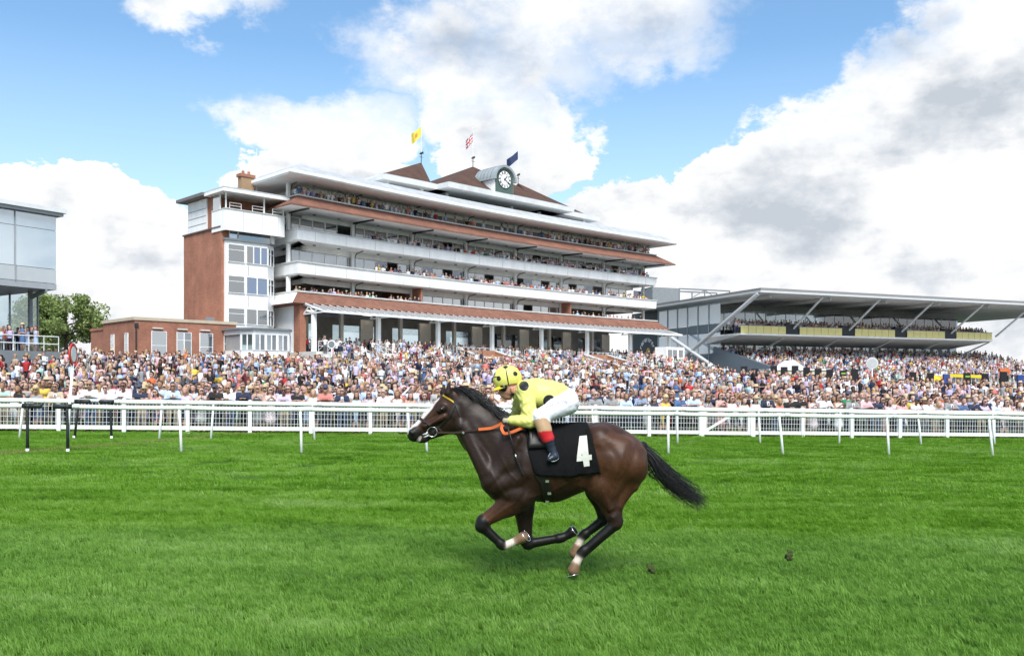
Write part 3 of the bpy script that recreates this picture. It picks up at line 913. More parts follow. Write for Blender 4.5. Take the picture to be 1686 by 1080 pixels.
# --- concourse under the canopy
ZC = 5.3
LAMPM, lt, lb = new_mat('fluorescent_tube')
lb.inputs['Emission Color'].default_value = (1, .93, .72, 1); lb.inputs['Emission Strength'].default_value = 2.4
child(MB().box(-.5, LST + 2, -13, 4.2, 2.0, ZC, fr=SP), 'concourse_floor', CONC)
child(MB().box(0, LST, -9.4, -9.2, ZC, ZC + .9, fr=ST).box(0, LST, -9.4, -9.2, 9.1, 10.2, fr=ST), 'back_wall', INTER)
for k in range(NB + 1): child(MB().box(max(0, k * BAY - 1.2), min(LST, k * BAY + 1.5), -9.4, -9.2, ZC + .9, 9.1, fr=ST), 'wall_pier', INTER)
for k in range(NB):
    for f, dn in ((.2, 1.0), (.55, -1.2), (.8, .6), (.4, -4)):
        a = (k + f) * BAY
        p = SP(a, dn, 10.08)
        child(MB().box(-.75, .75, -.09, .09, -.06, .06), 'strip_light', LAMPM, loc=p, rot=(0, 0, ST.ang + .1))
    a = k * BAY
    child(MB().box(a + 1.5, a + BAY - 1.2, -9.33, -9.27, ZC + .9, 9.1, fr=ST), 'back_window', GCLEAR)
    child(MB().box(a + 3.2, a + 5.0, -6.2, -5.9, ZC, 9.6, fr=ST), 'screen_wall', CONC)
for k in range(NB + 1):
    a = min(max(k * BAY, .3), LST - .3)
    for dn in (-4.5, 2.6):
        p = SP(a, dn, 0)
        child(MB().box(-.2, .2, -.2, .2, 3.0, 10.15 if dn < 0 else 9.55), 'column', STUCCO, loc=(p[0], p[1], 0), rot=(0, 0, ST.ang))
child(MB().box(-.35, .35, -.2, 1.0, 3.0, 10.15, fr=ST), 'brick_pier', BRICK)
child(MB().box(-.2, .1, -9, -.21, 3.0, 10.15, fr=ST), 'end_wall', STUCCO)
# handrails along the concourse edge
def handrail(a0, a1, b0, b1, z0, z1, step=.9):
    mb = MB(); n = max(1, int(math.hypot(a1 - a0, b1 - b0) / step))
    P = lambda t, h: SP(a0 + (a1 - a0) * t, b0 + (b1 - b0) * t, z0 + (z1 - z0) * t + h)
    for h in (1.05, .55): mb.tube([P(k / n, h) for k in range(n + 1)], .03, 6)
    for k in range(n + 1): mb.tube([P(k / n, 0), P(k / n, 1.05)], .028, 6)
    for k in range(n): mb.tube([P(k / n, .12), P((k + 1) / n, 1.0)], .016, 4); mb.tube([P(k / n, 1.0), P((k + 1) / n, .12)], .016, 4)
    child(mb, 'handrail', WPAINT)
STAIRS = [(3.5, 7.0), (15.5, 19.5), (27, 31), (38, 41), (48, 51)]
e_ = 0
for s0, s1 in STAIRS + [(LST, LST)]:
    if s0 > e_: handrail(e_, s0, 3.9, 3.9, ZC, ZC)
    if s1 > s0:
        for a in (s0, s1): handrail(a, a, 4.2, 8.5, ZC, 4.1)
    e_ = s1
# terrace steps that fall from the concourse to the lawn
TER = []
for k in range(8):
    TER.append((4.21 + 1.25 * k, 5.0 - .37 * k))
prof = []
for b, z in TER: prof += [(b, z), (b + 1.25, z)]
prof += [(14.21, 1.5), (4.21, 1.5)]
rings = [[SP(-.5 + 64 * k / 20, b, z) for b, z in prof] for k in range(21)]
child(MB().loft(rings), 'terrace_steps', CONC)
def terrace_z(a, b):
    if b < 4.21: return ZC
    for q, z in TER:
        if b < q + 1.25: return z
    return None
# brick flank walls of the terrace passages
FLANK = mat('terracotta_render', (.36, .17, .10), .8, .12, .8)
for s0, s1 in ((19.8, 25.2), (41.3, 46.2)):
    mb = MB()
    for a, wd in ((s0, .25), (s1, .25)):
        vsx = [(a, 4.3, ZC + .75), (a, 12.4, 3.9), (a, 12.4, 2.4), (a, 4.3, 2.4)]
        mb.loft([[SP(*v) for v in vsx], [SP(a + wd, v[1], v[2]) for v in vsx]])
    child(mb, 'passage_wall', FLANK)
    child(MB().box(s0 + .25, s1, 4.3, 4.6, 2.4, ZC + .75, fr=SP), 'passage_back_wall', FLANK)
    cb_ = MB()
    for a in (s0, s1): beam(SP(a + .12, 4.2, ZC + .82), SP(a + .12, 12.5, 3.97), .4, .14, 0, cb_)
    child(cb_, 'wall_coping', CONC)
# white kiosk at the far end of the concourse
kk = child(MB().box(56.5, 60.5, 4.3, 6.3, 3.4, 7.4, fr=SP), 'white_kiosk', STUCCO)
for a in (56.8, 57.9, 59.2): child(MB().box(a, a + .9, 6.3, 6.34, 6.0, 7.0, fr=SP), 'kiosk_window', GDARK, kk)
# ================================================================== brick and white tower at the end of the grandstand
def thing(name, fr, a, b, z, label, cat, group=None):
    return empty(name, fr(a, b, z), label, cat, group)
def part(root, mb, name, m, parent=None, smooth=False):
    o = mb.build(name, m, parent or root, smooth)
    if parent is None: o.matrix_parent_inverse = Matrix.Translation(-Vector(root.location))
    return o
def prism(fr, plan, z0, z1): return MB().loft([[fr(a, b, z0) for a, b in plan], [fr(a, b, z1) for a, b in plan]])
def plan_window(root, fr, p0, p1, z0, z1, splits, pane='s', transom=None, th=.05, fm=None):
    """window in the vertical plane through plan points p0, p1: frame with glass panes as sub-parts"""
    fm = fm or STUCCO
    P = lambda t, o, z: fr(p0[0] + (p1[0] - p0[0]) * t - o * (p0[1] - p1[1]) / L_, p0[1] + (p1[1] - p0[1]) * t - o * (p1[0] - p0[0]) / L_, z)
    L_ = math.hypot(p1[0] - p0[0], p1[1] - p0[1])
    e = th / L_ * 1.2
    mb = MB()
    bx = lambda t0, t1, za, zb, o0=-.06, o1=.06: mb.hexa([P(t0, o1, za), P(t1, o1, za), P(t1, o0, za), P(t0, o0, za), P(t0, o1, zb), P(t1, o1, zb), P(t1, o0, zb), P(t0, o0, zb)])
    bx(0, 1, z0, z0 + th); bx(0, 1, z1 - th, z1)
    for k in range(splits + 1):
        t = k / splits
        bx(max(0, t - e), min(1, t + e), z0 + th, z1 - th, -.055, .055)
    if transom: bx(e, 1 - e, transom - th / 2, transom + th / 2, -.05, .05)
    o = part(root, mb, 'window', fm)
    G = {'s': GSKY, 'd': GDARK, 'b': GBLUE, 'c': GCLEAR}
    for k in range(splits):
        t0, t1 = k / splits + e, (k + 1) / splits - e
        g = MB(); q = lambda t0, t1, za, zb: g.hexa([P(t0, .012, za), P(t1, .012, za), P(t1, -.012, za), P(t0, -.012, za), P(t0, .012, zb), P(t1, .012, zb), P(t1, -.012, zb), P(t0, -.012, zb)])
        q(t0, t1, z0 + th, z1 - th)
        g.build('pane', G[pane[k % len(pane)]], o)
    return o
def TW(a, b, z): return ST((a + 3.85) * .95 - 7.45, (b + 8) * (.95 if b > -8 else .64) - 2, 1.85 + (z - 1.85) * .935)
def LW(a, b, z): return ST((a + 14.6) * .94 - 16.8, (b + 5.45) * .60 - .14, 1.85 + (z - 1.85) * .94)
def GW_(a, b, z): return TW(a - .4, b, z)
tow = thing('stair_tower', TW, -.5, -10, 3, 'red brick tower with white window bays and a roofed camera balcony', 'tower')
part(tow, MB().box(-3.85, 1.2, -21, -8, 2.0, 18.7, fr=TW), 'brick_wall', BRICK)
part(tow, MB().box(-4.0, 1.0, -21.1, -7.95, 18.7, 18.85, fr=TW), 'brick_coping', mat('dark_coping', (.12, .09, .08), .7))
bayp = [(-3.55, -7.6), (1.3, -7.6), (2.75, -9.2), (2.75, -14), (-3.55, -14)]
part(tow, prism(TW, bayp, 2.0, 17.35), 'window_bay', STUCCO)
part(tow, prism(TW, [(-3.7, -7.35), (1.45, -7.35), (3.0, -9.05), (3.0, -14), (-3.7, -14)], 17.36, 17.55), 'bay_roof', GREYM)
part(tow, prism(TW, [(-3.2, -8.05), (2.4, -8.05), (2.4, -14), (-3.2, -14)], 17.55, 18.55), 'upper_bay', STUCCO)
plan_window(tow, TW, (-3.0, -7.99), (-2.0, -7.99), 17.6, 18.45, 1, 's')
plan_window(tow, TW, (-1.95, -7.99), (1.9, -7.99), 17.6, 18.5, 1, 'd')
for z0, z1, pn in ((15.05, 16.95, 'ssd'), (11.75, 13.6, 'bb'), (8.45, 10.15, 'dd')):
    plan_window(tow, TW, (-3.35, -7.53), (-1.45, -7.53), z0, z1, 1, 'd', z1 - .6)
    plan_window(tow, TW, (-1.25, -7.53), (1.25, -7.53), z0, z1, 3 if pn == 'ssd' else 2, 'dbb' if pn == 'ssd' else pn)
    plan_window(tow, TW, (1.42, -7.68), (2.66, -9.02), z0, z1, 2, 'd', z1 - .6)
for z in (10.9, 14.2): part(tow, MB().box(-.98, -.94, -7.6, -7.585, z - .6, z + .6, fr=TW), 'panel_joint', GREYM)
# camera balcony with its roof
part(tow, MB().box(-3.9, 3.0, -11, -7.0, 18.56, 18.75, fr=TW), 'deck', CONC)
pb = MB().box(-3.9, 3.0, -7.12, -6.95, 18.3, 20.55, fr=TW).box(-3.95, -3.8, -10.9, -7.12, 18.3, 20.55, fr=TW).box(2.9, 3.05, -10.9, -7.12, 18.3, 20.55, fr=TW)
pb = part(tow, pb, 'parapet', STUCCO)
for a in (-1.9, .3, 2.2): MB().box(a, a + .025, -6.95, -6.942, 18.32, 20.5, fr=TW).build('panel_joint', GREYM, pb).matrix_parent_inverse = Matrix.Identity(4)
part(tow, MB().box(-4.0, 3.1, -7.2, -6.85, 20.551, 20.63, fr=TW).box(-4.0, -3.75, -10.9, -7.2, 20.551, 20.63, fr=TW), 'parapet_cap', CONC)
rfc = [(-4.5, -6.3), (3.3, -6.3), (3.3, -11.8), (-4.5, -11.8)]
part(tow, prism(TW, rfc, 22.25, 22.55), 'balcony_roof', STUCCO)
part(tow, prism(TW, [(a * .98, b - .1) for a, b in rfc], 22.56, 22.75), 'roof_covering', LEAD)
part(tow, MB().box(-3.9, 3.0, -11.2, -11.0, 18.7, 22.25, fr=TW), 'rear_wall', BRICK)
for a, b in ((-3.8, -7.1), (2.9, -7.1), (-3.8, -8.5), (.6, -7.1)): part(tow, MB().box(a - .06, a + .06, b - .06, b + .06, 20.6, 22.25, fr=TW), 'roof_post', STUCCO)
part(tow, MB().box(-3.84, -3.78, -10.8, -8.5, 20.65, 22.2, fr=TW), 'side_glazing', GSKY)
for a in (-3.4, -.8, 1.6):
    r_ = MB()
    for t in (0, 1.3): r_.tube([TW(a + t, -7.05, 20.6), TW(a + t, -7.05, 21.25)], .035, 5)
    for h in (20.95, 21.25): r_.tube([TW(a, -7.05, h), TW(a + 1.3, -7.05, h)], .035, 5)
    part(tow, r_, 'guard_rail', WPAINT)
# penthouse behind the balcony
part(tow, MB().box(-3.6, 0, -20, -11.21, 18.85, 22.35, fr=TW), 'penthouse_wall', BRICK)
part(tow, MB().box(-3.75, -3.61, -19.8, -13.2, 18.86, 22.3, fr=TW), 'white_cladding', STUCCO)
for z in (19.6, 20.4, 21.2): part(tow, MB().box(-3.775, -3.751, -19.6, -13.4, z, z + .06, fr=TW), 'cladding_joint', GREYM)
part(tow, prism(TW, [(-4.7, -11.9), (.8, -11.9), (.8, -21.2), (-4.7, -21.2)], 22.36, 22.7), 'penthouse_roof', mat('felt_roof', (.16, .15, .145), .8))
CHB = mat('buff_brick', (.34, .22, .13), .85, .15, 2)
ch = part(tow, MB().box(.4, 1.9, -14.6, -13.4, 22.5, 25.4, fr=TW), 'chimney', CHB)
part(tow, MB().box(.25, 2.05, -14.75, -13.25, 25.401, 25.75, fr=TW), 'chimney_cap', BRICK)
for a in (.8, 1.5): part(tow, MB().tube([TW(a, -14, 25.74), TW(a, -14, 26.15)], [.17, .14], 8), 'chimney_pot', BRICK)
part(tow, MB().tube([TW(2.5, -14, 23), TW(2.5, -14, 29.0)], [.06, .03], 6), 'mast', WPAINT)

# ================================================================== single storey brick building
low = thing('brick_pavilion', LW, -9, -8, 3.6, 'low flat roofed red brick building left of the tower', 'building')
part(low, MB().box(-14.6, -4.0, -17.8, -5.45, 2.5, 8.2, fr=LW), 'wall', BRICK)
part(low, MB().box(-14.75, -3.9, -17.95, -5.3, 8.2, 8.5, fr=LW), 'parapet', mat('cream_stone', (.52, .44, .33), .8, .1))
part(low, MB().box(-14.4, -10, -24, -17.8, 2.5, 7.6, fr=LW).box(-14.5, -10, -24.1, -17.96, 7.6, 7.85, fr=LW), 'rear_annex', BRICK)
plan_window(low, LW, (-13.0, -5.40), (-11.45, -5.40), 4.3, 7.2, 1, 's', 5.8)
plan_window(low, LW, (-10.45, -5.40), (-8.9, -5.40), 3.7, 7.2, 2, 'sd', 6.4).name = 'door'
plan_window(low, LW, (-8.05, -5.40), (-6.6, -5.40), 4.3, 7.2, 1, 's', 5.8)
plan_window(low, LW, (-5.4, -5.40), (-4.7, -5.40), 5.4, 7.0, 2, 'd', 6.2)
plan_window(low, LW, (-14.65, -9.0), (-14.65, -7.8), 4.3, 7.0, 2, 'd', 6.0)
plan_window(low, LW, (-14.65, -14.4), (-14.65, -13.2), 4.3, 7.0, 2, 's', 6.0)
for a in (-12.4, -9.9, -7.5, -4.9):
    part(low, MB().box(a - .5, a + .5, -5.45, -5.1, 7.42, 7.55, fr=LW), 'window_hood', CONC)
part(low, MB().tube([LW(-14.5, -5.35, 3), LW(-14.5, -5.35, 7.6)], .07, 6).box(-14.65, -14.3, -5.44, -5.2, 7.55, 7.9, fr=LW), 'downpipe', DARKM)
for a in (-13.2, -7.8):
    r_ = MB()
    for b in (-4.6, -3.0):
        r_.tube([LW(a, b, 3.2), LW(a, b, 4.9), LW(a + 1.6, b, 4.2), LW(a + 1.6, b, 3.2)], .03, 5)
    part(low, r_, 'step_rail', DARKM)
part(low, MB().box(-6.6, -5.9, -8, -7.2, 8.5, 8.95, fr=LW), 'roof_vent', GREYM)

# ================================================================== white garden room in front of the tower
gr = thing('garden_room', GW_, -1, -4, 3.6, 'white single storey bay windowed room at the foot of the tower', 'building')
gp = [(-4.1, -2.6), (-3.3, -1.5), (.6, -1.5), (1.7, -3.0), (1.7, -7.5), (-4.1, -7.5)]
part(gr, prism(GW_, gp, 2.5, 5.45), 'plinth', STUCCO)
part(gr, prism(GW_, [(a * .97 - .03, b - .12) for a, b in gp], 5.45, 7.1), 'inner_room', INTER)
part(gr, prism(GW_, [(a * 1.02, b + .05) for a, b in gp], 7.1, 7.55), 'frieze', STUCCO)
part(gr, prism(GW_, [(a * 1.07 - .05, b + .3) for a, b in gp], 7.56, 7.75), 'roof', GREYM)
for i_ in range(4):
    p0, p1 = gp[i_], gp[i_ + 1]
    n__ = max(1, round(math.hypot(p1[0] - p0[0], p1[1] - p0[1]) / 1.3))
    for k in range(n__):
        l = lambda t: (p0[0] + (p1[0] - p0[0]) * t, p0[1] + (p1[1] - p0[1]) * t)
        plan_window(gr, GW_, l((k + .06) / n__), l((k + .94) / n__), 5.46, 7.09, 2, 'sd')
        c = l(k / n__); part(gr, MB().box(c[0] - .08, c[0] + .08, c[1] - .08, c[1] + .08, 5.45, 7.1, fr=GW_), 'mullion_post', STUCCO)

# ================================================================== glass hospitality stand at the edge of the picture
GL = Frame((-31.0, 62.0), (.55, .83))
gs = thing('glass_stand', GL, -8, -5, 3, 'modern stand with an overhanging glass box, cut off by the picture edge', 'grandstand')
STEEL = mat('steel_trim', (.36, .38, .40), .4, .08)
part(gs, MB().box(-38, 0, -13, 0, 8.35, 8.75, fr=GL), 'floor_slab', STEEL)
part(gs, MB().box(-38, .3, -13, .35, 13.35, 13.55, fr=GL), 'roof_slab', STEEL)
part(gs, MB().box(-38, .45, -13, .5, 13.56, 13.85, fr=GL), 'roof_edge', WPAINT)
part(gs, MB().box(-38, -.2, -8.2, -8, 8.75, 13.35, fr=GL), 'inner_wall', mat('grey_room', (.38, .40, .41), .8))
part(gs, MB().box(-.15, -.05, -13, -.1, 8.76, 13.34, fr=GL), 'end_glass', GCLEAR)
FROST = glass_mat('grey_reflecting_glass', (.36, .48, .56), .42, .02)
for k in range(13):
    a = -2.8 * (k + 1)
    part(gs, MB().box(a + .02, a + 2.78, -.05, -.01, 9.75, 12.35, fr=GL), 'glass_panel', FROST)
    part(gs, MB().box(a + .02, a + 2.78, -.05, -.01, 12.38, 13.33, fr=GL), 'top_panel', FROST)
    part(gs, MB().box(a + .02, a + 2.78, -.05, -.01, 8.78, 9.72, fr=GL), 'lower_panel', mat('pale_panel', (.50, .53, .54), .35, .05))
    part(gs, MB().box(a - .04, a + .02, -.04, .06, 8.76, 13.34, fr=GL), 'mullion', STEEL)
for k in range(14):
    a = -.5 - 2.0 * k
    part(gs, MB().box(a, a + 1.95, -5.05, -5.0, 2.5, 8.34, fr=GL), 'glass_panel', GCLEAR)
    part(gs, MB().box(a + 1.95, a + 2.0, -5.1, -4.9, 2.5, 8.34, fr=GL), 'mullion', STEEL)
for a in (-.7, -9, -18): part(gs, MB().tube([GL(a, -2.0, 1.5), GL(a, -2.0, 8.35)], .16, 10), 'column', GREYM)
part(gs, beam(GL(-.7, -2.0, 7.9), GL(-.7, 0, 8.3), .12, .3), 'bracket', GREYM)
part(gs, MB().box(-30, -.5, -12, 1.5, 1.0, 4.1, fr=GL), 'platform', GREYM)
r_ = MB()
for h in (4.6, 5.1): r_.tube([GL(-30, 1.3, h), GL(-.6, 1.3, h)], .035, 6)
for k in range(30): r_.tube([GL(-.6 - k, 1.3, 4.1), GL(-.6 - k, 1.3, 5.1)], .03, 5)
part(gs, r_, 'guard_rail', WPAINT)

# ================================================================== steel and glass stand beyond the grandstand
GR = Frame((35.9, 130.0), (.92, .39))
rs_ = thing('steel_stand', GR, 30, -10, 2, 'long steel and glass stand with a flat cantilevered roof and yellow balcony panels', 'grandstand')
TUBE = mat('white_steel_tube', (.62, .64, .65), .4, .06)
UNDER = mat('roof_underside', (.52, .525, .52), .7, .12, .3)
part(rs_, MB().box(-.5, 78, -37, .0, 15.10, 15.14, fr=GR), 'roof_underside', UNDER)
part(rs_, MB().box(-.6, 78, -37, .1, 15.15, 15.42, fr=GR), 'roof_fascia', mat('silver_fascia', (.55, .57, .58), .45, .06))
part(rs_, MB().box(-.45, 77.8, -36.8, -.05, 15.43, 15.82, fr=GR), 'roof_top', mat('grey_roof_edge', (.23, .225, .22), .6, .08))
part(rs_, MB().box(2.3, 56, -16.5, -16.2, 11.2, 15.08, fr=GR), 'back_wall', INTER)
for k in range(5): part(rs_, MB().box(2 + 11 * k, 2.3 + 11 * k, -16, -1, 14.55, 15.08, fr=GR), 'roof_beam', UNDER)
# end wall: glass panels between fins
BAND = mat('blue_grey_panel', (.16, .20, .235), .4, .08)
nz = [(3.0, 5.0, 'g'), (5.05, 6.9, 'b'), (6.95, 10.2, 'g'), (10.25, 11.6, 'b'), (11.65, 15.05, 'g')]
GPALE = glass_mat('pale_reflecting_glass', (.52, .64, .71), .18, .03)
for k in range(6):
    b0 = -13 - 3.0 * k
    for z0, z1, t_ in nz:
        part(rs_, MB().box(1.95, 2.0, b0 - 2.96, b0, z0, z1, fr=GR), 'glass_panel' if t_ == 'g' else 'band_panel', GPALE if t_ == 'g' else BAND)
    part(rs_, MB().box(1.8, 2.02, b0 - 3.0, b0 - 2.96, 2.5, 15.05, fr=GR), 'mullion', TUBE)
dk = part(rs_, MB().box(1.9, 2.05, -40, -31.1, 2.5, 15.0, fr=GR), 'dark_end_wall', mat('slate_wall', (.045, .055, .065), .6, .1))
# white lettering and gold emblem on the dark wall (too far off to read)
em = MB(); er = random.Random(2)
for k in range(9):
    th = rad(-62 + 15.5 * k); cb0, cz0 = -34.6 + 2.3 * math.sin(th), 7.6 + 2.4 * math.cos(th)
    cs, sn = math.cos(th), math.sin(th)
    q = lambda o, h: GR(1.88, cb0 - (o * cs + h * sn * .8) * -1, cz0 - o * sn + h * cs)
    for seg in (((-.18, -.3), (-.18, .3)), ((-.18, .3), (.18, .25)), ((.18, .25), (.1, -.3)))[: 2 + k % 2]: beam(q(*seg[0]), q(*seg[1]), .12, .12, 0, em)
for k in range(3): beam(GR(1.88, -32.6, 5.6 - .8 * k), GR(1.88, -31.6, 5.9 - .8 * k), .3, .4, 0, em)
em.build('wall_lettering', CK, dk).matrix_parent_inverse = Matrix.Translation(-Vector(rs_.location)) if False else Matrix.Identity(4)
fg = MB().tube([GR(1.85, -34.9, 6.4), GR(1.85, -34.5, 7.6), GR(1.85, -33.9, 8.4)], [.55, .45, .3], 7).tube([GR(1.85, -34.6, 7.6), GR(1.85, -33.4, 7.1)], [.25, .1], 6)
fg.build('gold_emblem', mat('gold_paint', (.55, .38, .07), .5), dk)
# balcony with yellow panels
part(rs_, MB().box(.6, 53, -15, -6, 9.45, 9.7, fr=GR), 'balcony_slab', STUCCO)
part(rs_, MB().loft([[GR(a, -6.0, 9.44), GR(a, -15, 9.44), GR(a, -15, 8.4)] for a in (.6, 53)]), 'slab_underside', UNDER)
YP = mat('yellow_panel', (.86, .74, .30), .5, .08)
for g in range(5):
    a0 = .6 + 11 * g
    for k in range(6):
        part(rs_, MB().box(a0 + 1.4 * k, a0 + 1.4 * k + 1.33, -6.05, -5.98, 9.72, 10.85, fr=GR), 'balcony_panel', YP)
    part(rs_, MB().tube([GR(a0, -6.02, 10.92), GR(a0 + 8.4, -6.02, 10.92)], .05, 6), 'balcony_rail', GREYM)
    if g < 4: part(rs_, MB().box(a0 + 8.5, a0 + 10.9, -8.5, -6.1, 9.71, 11.3, fr=GR), 'stair_well', DARKM)
# sloping struts
def strut(p0, p1, r=.16): part(rs_, MB().tube([GR(*p0), GR(*p1)], r, 10), 'strut', TUBE)
strut((-.4, -.6, 15.05), (-.5, -23.5, 4.6), .30)
strut((-.6, -25.5, 10.9), (-.6, -8.4, 3.6), .30)
for k in range(1, 7):
    a = 11.0 * k + .3
    strut((a, -.5, 15.05), (a - .8, -6.6, 10.3))
    if k < 6:
        strut((a - 1.2, -7.5, 9.4), (a - 2.0, -14.5, 6.6), .13)
        strut((a - 2.0, -14.5, 6.6), (a - 5.0, -15.8, 9.0), .18)
# glazing behind and below the balcony
for k in range(26):
    a = 2.3 + 2.05 * k
    part(rs_, MB().box(a, a + 2.0, -15.6, -15.55, 6.9, 9.3, fr=GR), 'glass_panel', GPALE)
    if k % 2 == 0: part(rs_, MB().box(a, a + 4.0, -15.3, -15.25, 9.72, 13.9, fr=GR), 'glass_panel', GCLEAR)
    part(rs_, MB().box(a - .05, a, -15.6, -15.2, 6.9, 13.9, fr=GR), 'mullion', TUBE)
part(rs_, MB().box(2.3, 55.5, -22, -21.8, 5, 14.9, fr=GR), 'far_glazing', mat('far_bright_wall', (.55, .60, .62), .6))
# seating terrace
prof = []; RT = []
for k in range(14):
    b = -14.5 + 1.5 * k; z = 6.4 - .33 * k; RT.append((b, z)); prof += [(b, z), (b + 1.5, z)]
prof += [(6.5, .3), (-14.5, .3)]
part(rs_, MB().loft([[GR(a, b, z) for b, z in prof] for a in (2.2, 30, 62)]), 'terrace_steps', CONC)
pw_ = [(-14.5, 8.0), (6.6, 2.9), (6.6, .5), (-14.5, .5)]
part(rs_, MB().loft([[GR(1.7, *v) for v in pw_], [GR(2.15, *v) for v in pw_]]), 'terrace_side_wall', BAND)
def steel_terrace_z(b):
    for q, z in RT:
        if b < q + 1.5: return z
    return None
# rooftop plant
part(rs_, MB().box(2, 7.5, -37, -33, 16.06, 19.3, fr=GR), 'plant_room', mat('plant_louvre', (.23, .25, .26), .6, .1))
fr_ = MB()
for a in (7.6, 13, 18.5):
    for b in (-33, -37): fr_.tube([GR(a, b, 16), GR(a, b, 19.3)], .12, 6)
for b in (-33, -37): fr_.tube([GR(7.6, b, 19.25), GR(18.5, b, 19.25)], .12, 6)
fr_.tube([GR(7.6, -33, 16.2), GR(13, -33, 19.2)], .08, 6).tube([GR(13, -33, 19.2), GR(18.5, -33, 16.2)], .08, 6)
part(rs_, fr_, 'roof_frame', GREYM)
part(rs_, MB().box(13.2, 18.4, -36.5, -34, 16.06, 18.2, fr=GR), 'plant_screen', mat('screen_mesh', (.36, .35, .37), .7))

# ================================================================== kiosk, parasol, bookmakers' boards, marker discs
def at(px, py, Y): return Vector(((px - 843) / FPX * Y, Y, CAMZ + (HOR - py) / FPX * Y))
KF = Frame(tuple(at(1268, 0, 108))[:2], (1, .12))
kz = ground_z(34, 108)
ko = thing('kiosk', KF, 3.5, -1.5, kz, 'white gabled refreshment kiosk in front of the steel stand', 'kiosk')
part(ko, MB().box(0, 7.4, -3, 0, kz, kz + 3.4, fr=KF), 'counter_wall', mat('cream_paint', (.62, .56, .42), .7, .06))
part(ko, MB().box(-.15, 7.55, -3.1, .15, kz + 3.41, kz + 3.55, fr=KF), 'flat_roof', STUCCO)
part(ko, MB().loft([[KF(1.5, b, kz + 3.56), KF(3.0, b, kz + 4.6), KF(4.5, b, kz + 3.56)] for b in (-3, .1)]), 'gable', STUCCO)
for a in (.6, 2.0, 4.8, 6.2): part(ko, MB().box(a, a + .8, .0, .06, kz + 1.8, kz + 2.9, fr=KF), 'hatch', DARKM)
PF = Frame((0, 0), (1, 0))
px_ = at(1540, 0, 100); pz = ground_z(px_.x, 100)
po = empty('parasol', (px_.x, 100, pz), 'yellow orange and red parasol open above the crowd', 'parasol')
MB().tube([(0, 0, 0), (0, 0, 3.0)], .03, 6).build('pole', WPAINT, po)
PC = [mat('parasol_yellow', (.75, .50, .03), .7), mat('parasol_orange', (.70, .28, .03), .7), mat('parasol_red', (.55, .05, .05), .7)]
for k in range(8):
    t0, t1 = 2 * math.pi * k / 8, 2 * math.pi * (k + 1) / 8
    c = lambda t, r, z: (r * math.cos(t), r * math.sin(t), z)
    g = MB().add([c(t0, .05, 3.05), c(t1, .05, 3.05), c(t1, .8, 2.88), c(t0, .8, 2.88), c(t1, 1.4, 2.52), c(t0, 1.4, 2.52), c(t1, 1.4, 2.36), c(t0, 1.4, 2.36)], [(0, 1, 2, 3), (3, 2, 4, 5), (5, 4, 6, 7)])
    g.build('canopy_segment', PC[0 if 2 <= k <= 5 else (1 if k in (1, 6) else 2)], po)
BOARDB = mat('black_board', (.012, .012, .014), .45, .1)
BL = mat('board_blue', (.03, .06, .22), .5, .1); BW = mat('board_orange', (.65, .16, .05), .6)
bms = [(1225, 606, 0), (1243, 610, 0), (1274, 605, 0), (1291, 607, 0), (1309, 605, 0), (1328, 608, 0), (1347, 610, 0), (1366, 611, 0), (1388, 613, 1), (1407, 611, 0), (1503, 616, 0), (1532, 617, 0), (1558, 619, 2), (1592, 618, 1), (1622, 618, 0), (1652, 615, 3), (1680, 620, 2)]
for i, (bx_, by_, kd) in enumerate(bms):
    Y_ = 84 + (i % 3) * 1.2
    p = at(bx_, by_ - 3, Y_); gz = ground_z(p.x, Y_)
    nth = ['first', 'second', 'third', 'fourth', 'fifth', 'sixth', 'seventh', 'eighth', 'ninth', 'tenth', 'eleventh', 'twelfth', 'thirteenth', 'fourteenth', 'fifteenth', 'sixteenth', 'seventeenth'][i]
    o = empty('bookmaker_board', (p.x, Y_, gz), ('blue' if kd == 2 else 'black') + f' upright board on a stand above the crowd, {nth} in the row' + (', orange topped' if kd == 3 else ''), 'board', 'boards standing in the crowd by the steel stand')
    top = p.z - gz; wv = .29
    MB().box(-wv, wv, -.12, .12, top - 1.7, top).build('panel', BL if kd == 2 else BOARDB, o)
    MB().tube([(0, 0, 0), (0, 0, top - 1.69)], .05, 6).build('stand_pole', DARKM, o)
    if kd == 3: MB().box(-wv - .1, wv + .1, -.2, .2, top + .01, top + .3).build('hood', BW, o)
    if kd == 1: MB().box(-wv * .7, wv * .7, -.135, -.121, top - .35, top - .2).build('display', mat('board_green', (.25, .45, .05), .5), o)
p0, p1 = at(1560, 618, 96), at(1616, 620, 97)
yb = empty('banner', (p0.x, p0.y, ground_z(p0.x, 96)), 'long yellow banner strung above the crowd right of the parasol', 'banner')
inv = -Vector(yb.location)
beam(p0 + inv, p1 + inv, .05, .32).build('cloth', mat('banner_yellow', (.72, .55, .02), .6), yb)
for p in (p0, p1): MB().tube([Vector((p.x, p.y, ground_z(p.x, p.y))) + inv, p + inv], .04, 6).build('pole', DARKM, yb)
def marker(px, py, Y, r, m, rim, label):
    p = at(px, py, Y); gz = ground_z(p.x, Y)
    o = empty('marker_post', (p.x, Y, gz), label, 'sign post')
    h = p.z - gz
    MB().tube([(0, 0, 0), (0, 0, h - r * .9)], .05, 8).build('pole', WHITE, o)
    R = Matrix.Translation((0, 0, h)) @ Matrix.Rotation(rad(78), 4, 'Z')
    d = disc(r, .03).build('disc', rim, o, mw=R)
    disc(r * .78, .04).build('disc_centre', m, d)
marker(546, 567, 76, .36, GREYM, WHITE, 'white pole with a grey disc standing in front of the grandstand steps')
marker(1436, 598, 62, .40, mat('grey_disc', (.46, .48, .48), .7), CONC, 'white pole with a plain white disc among the crowd on the lawn')  # disc face is a plain mid grey

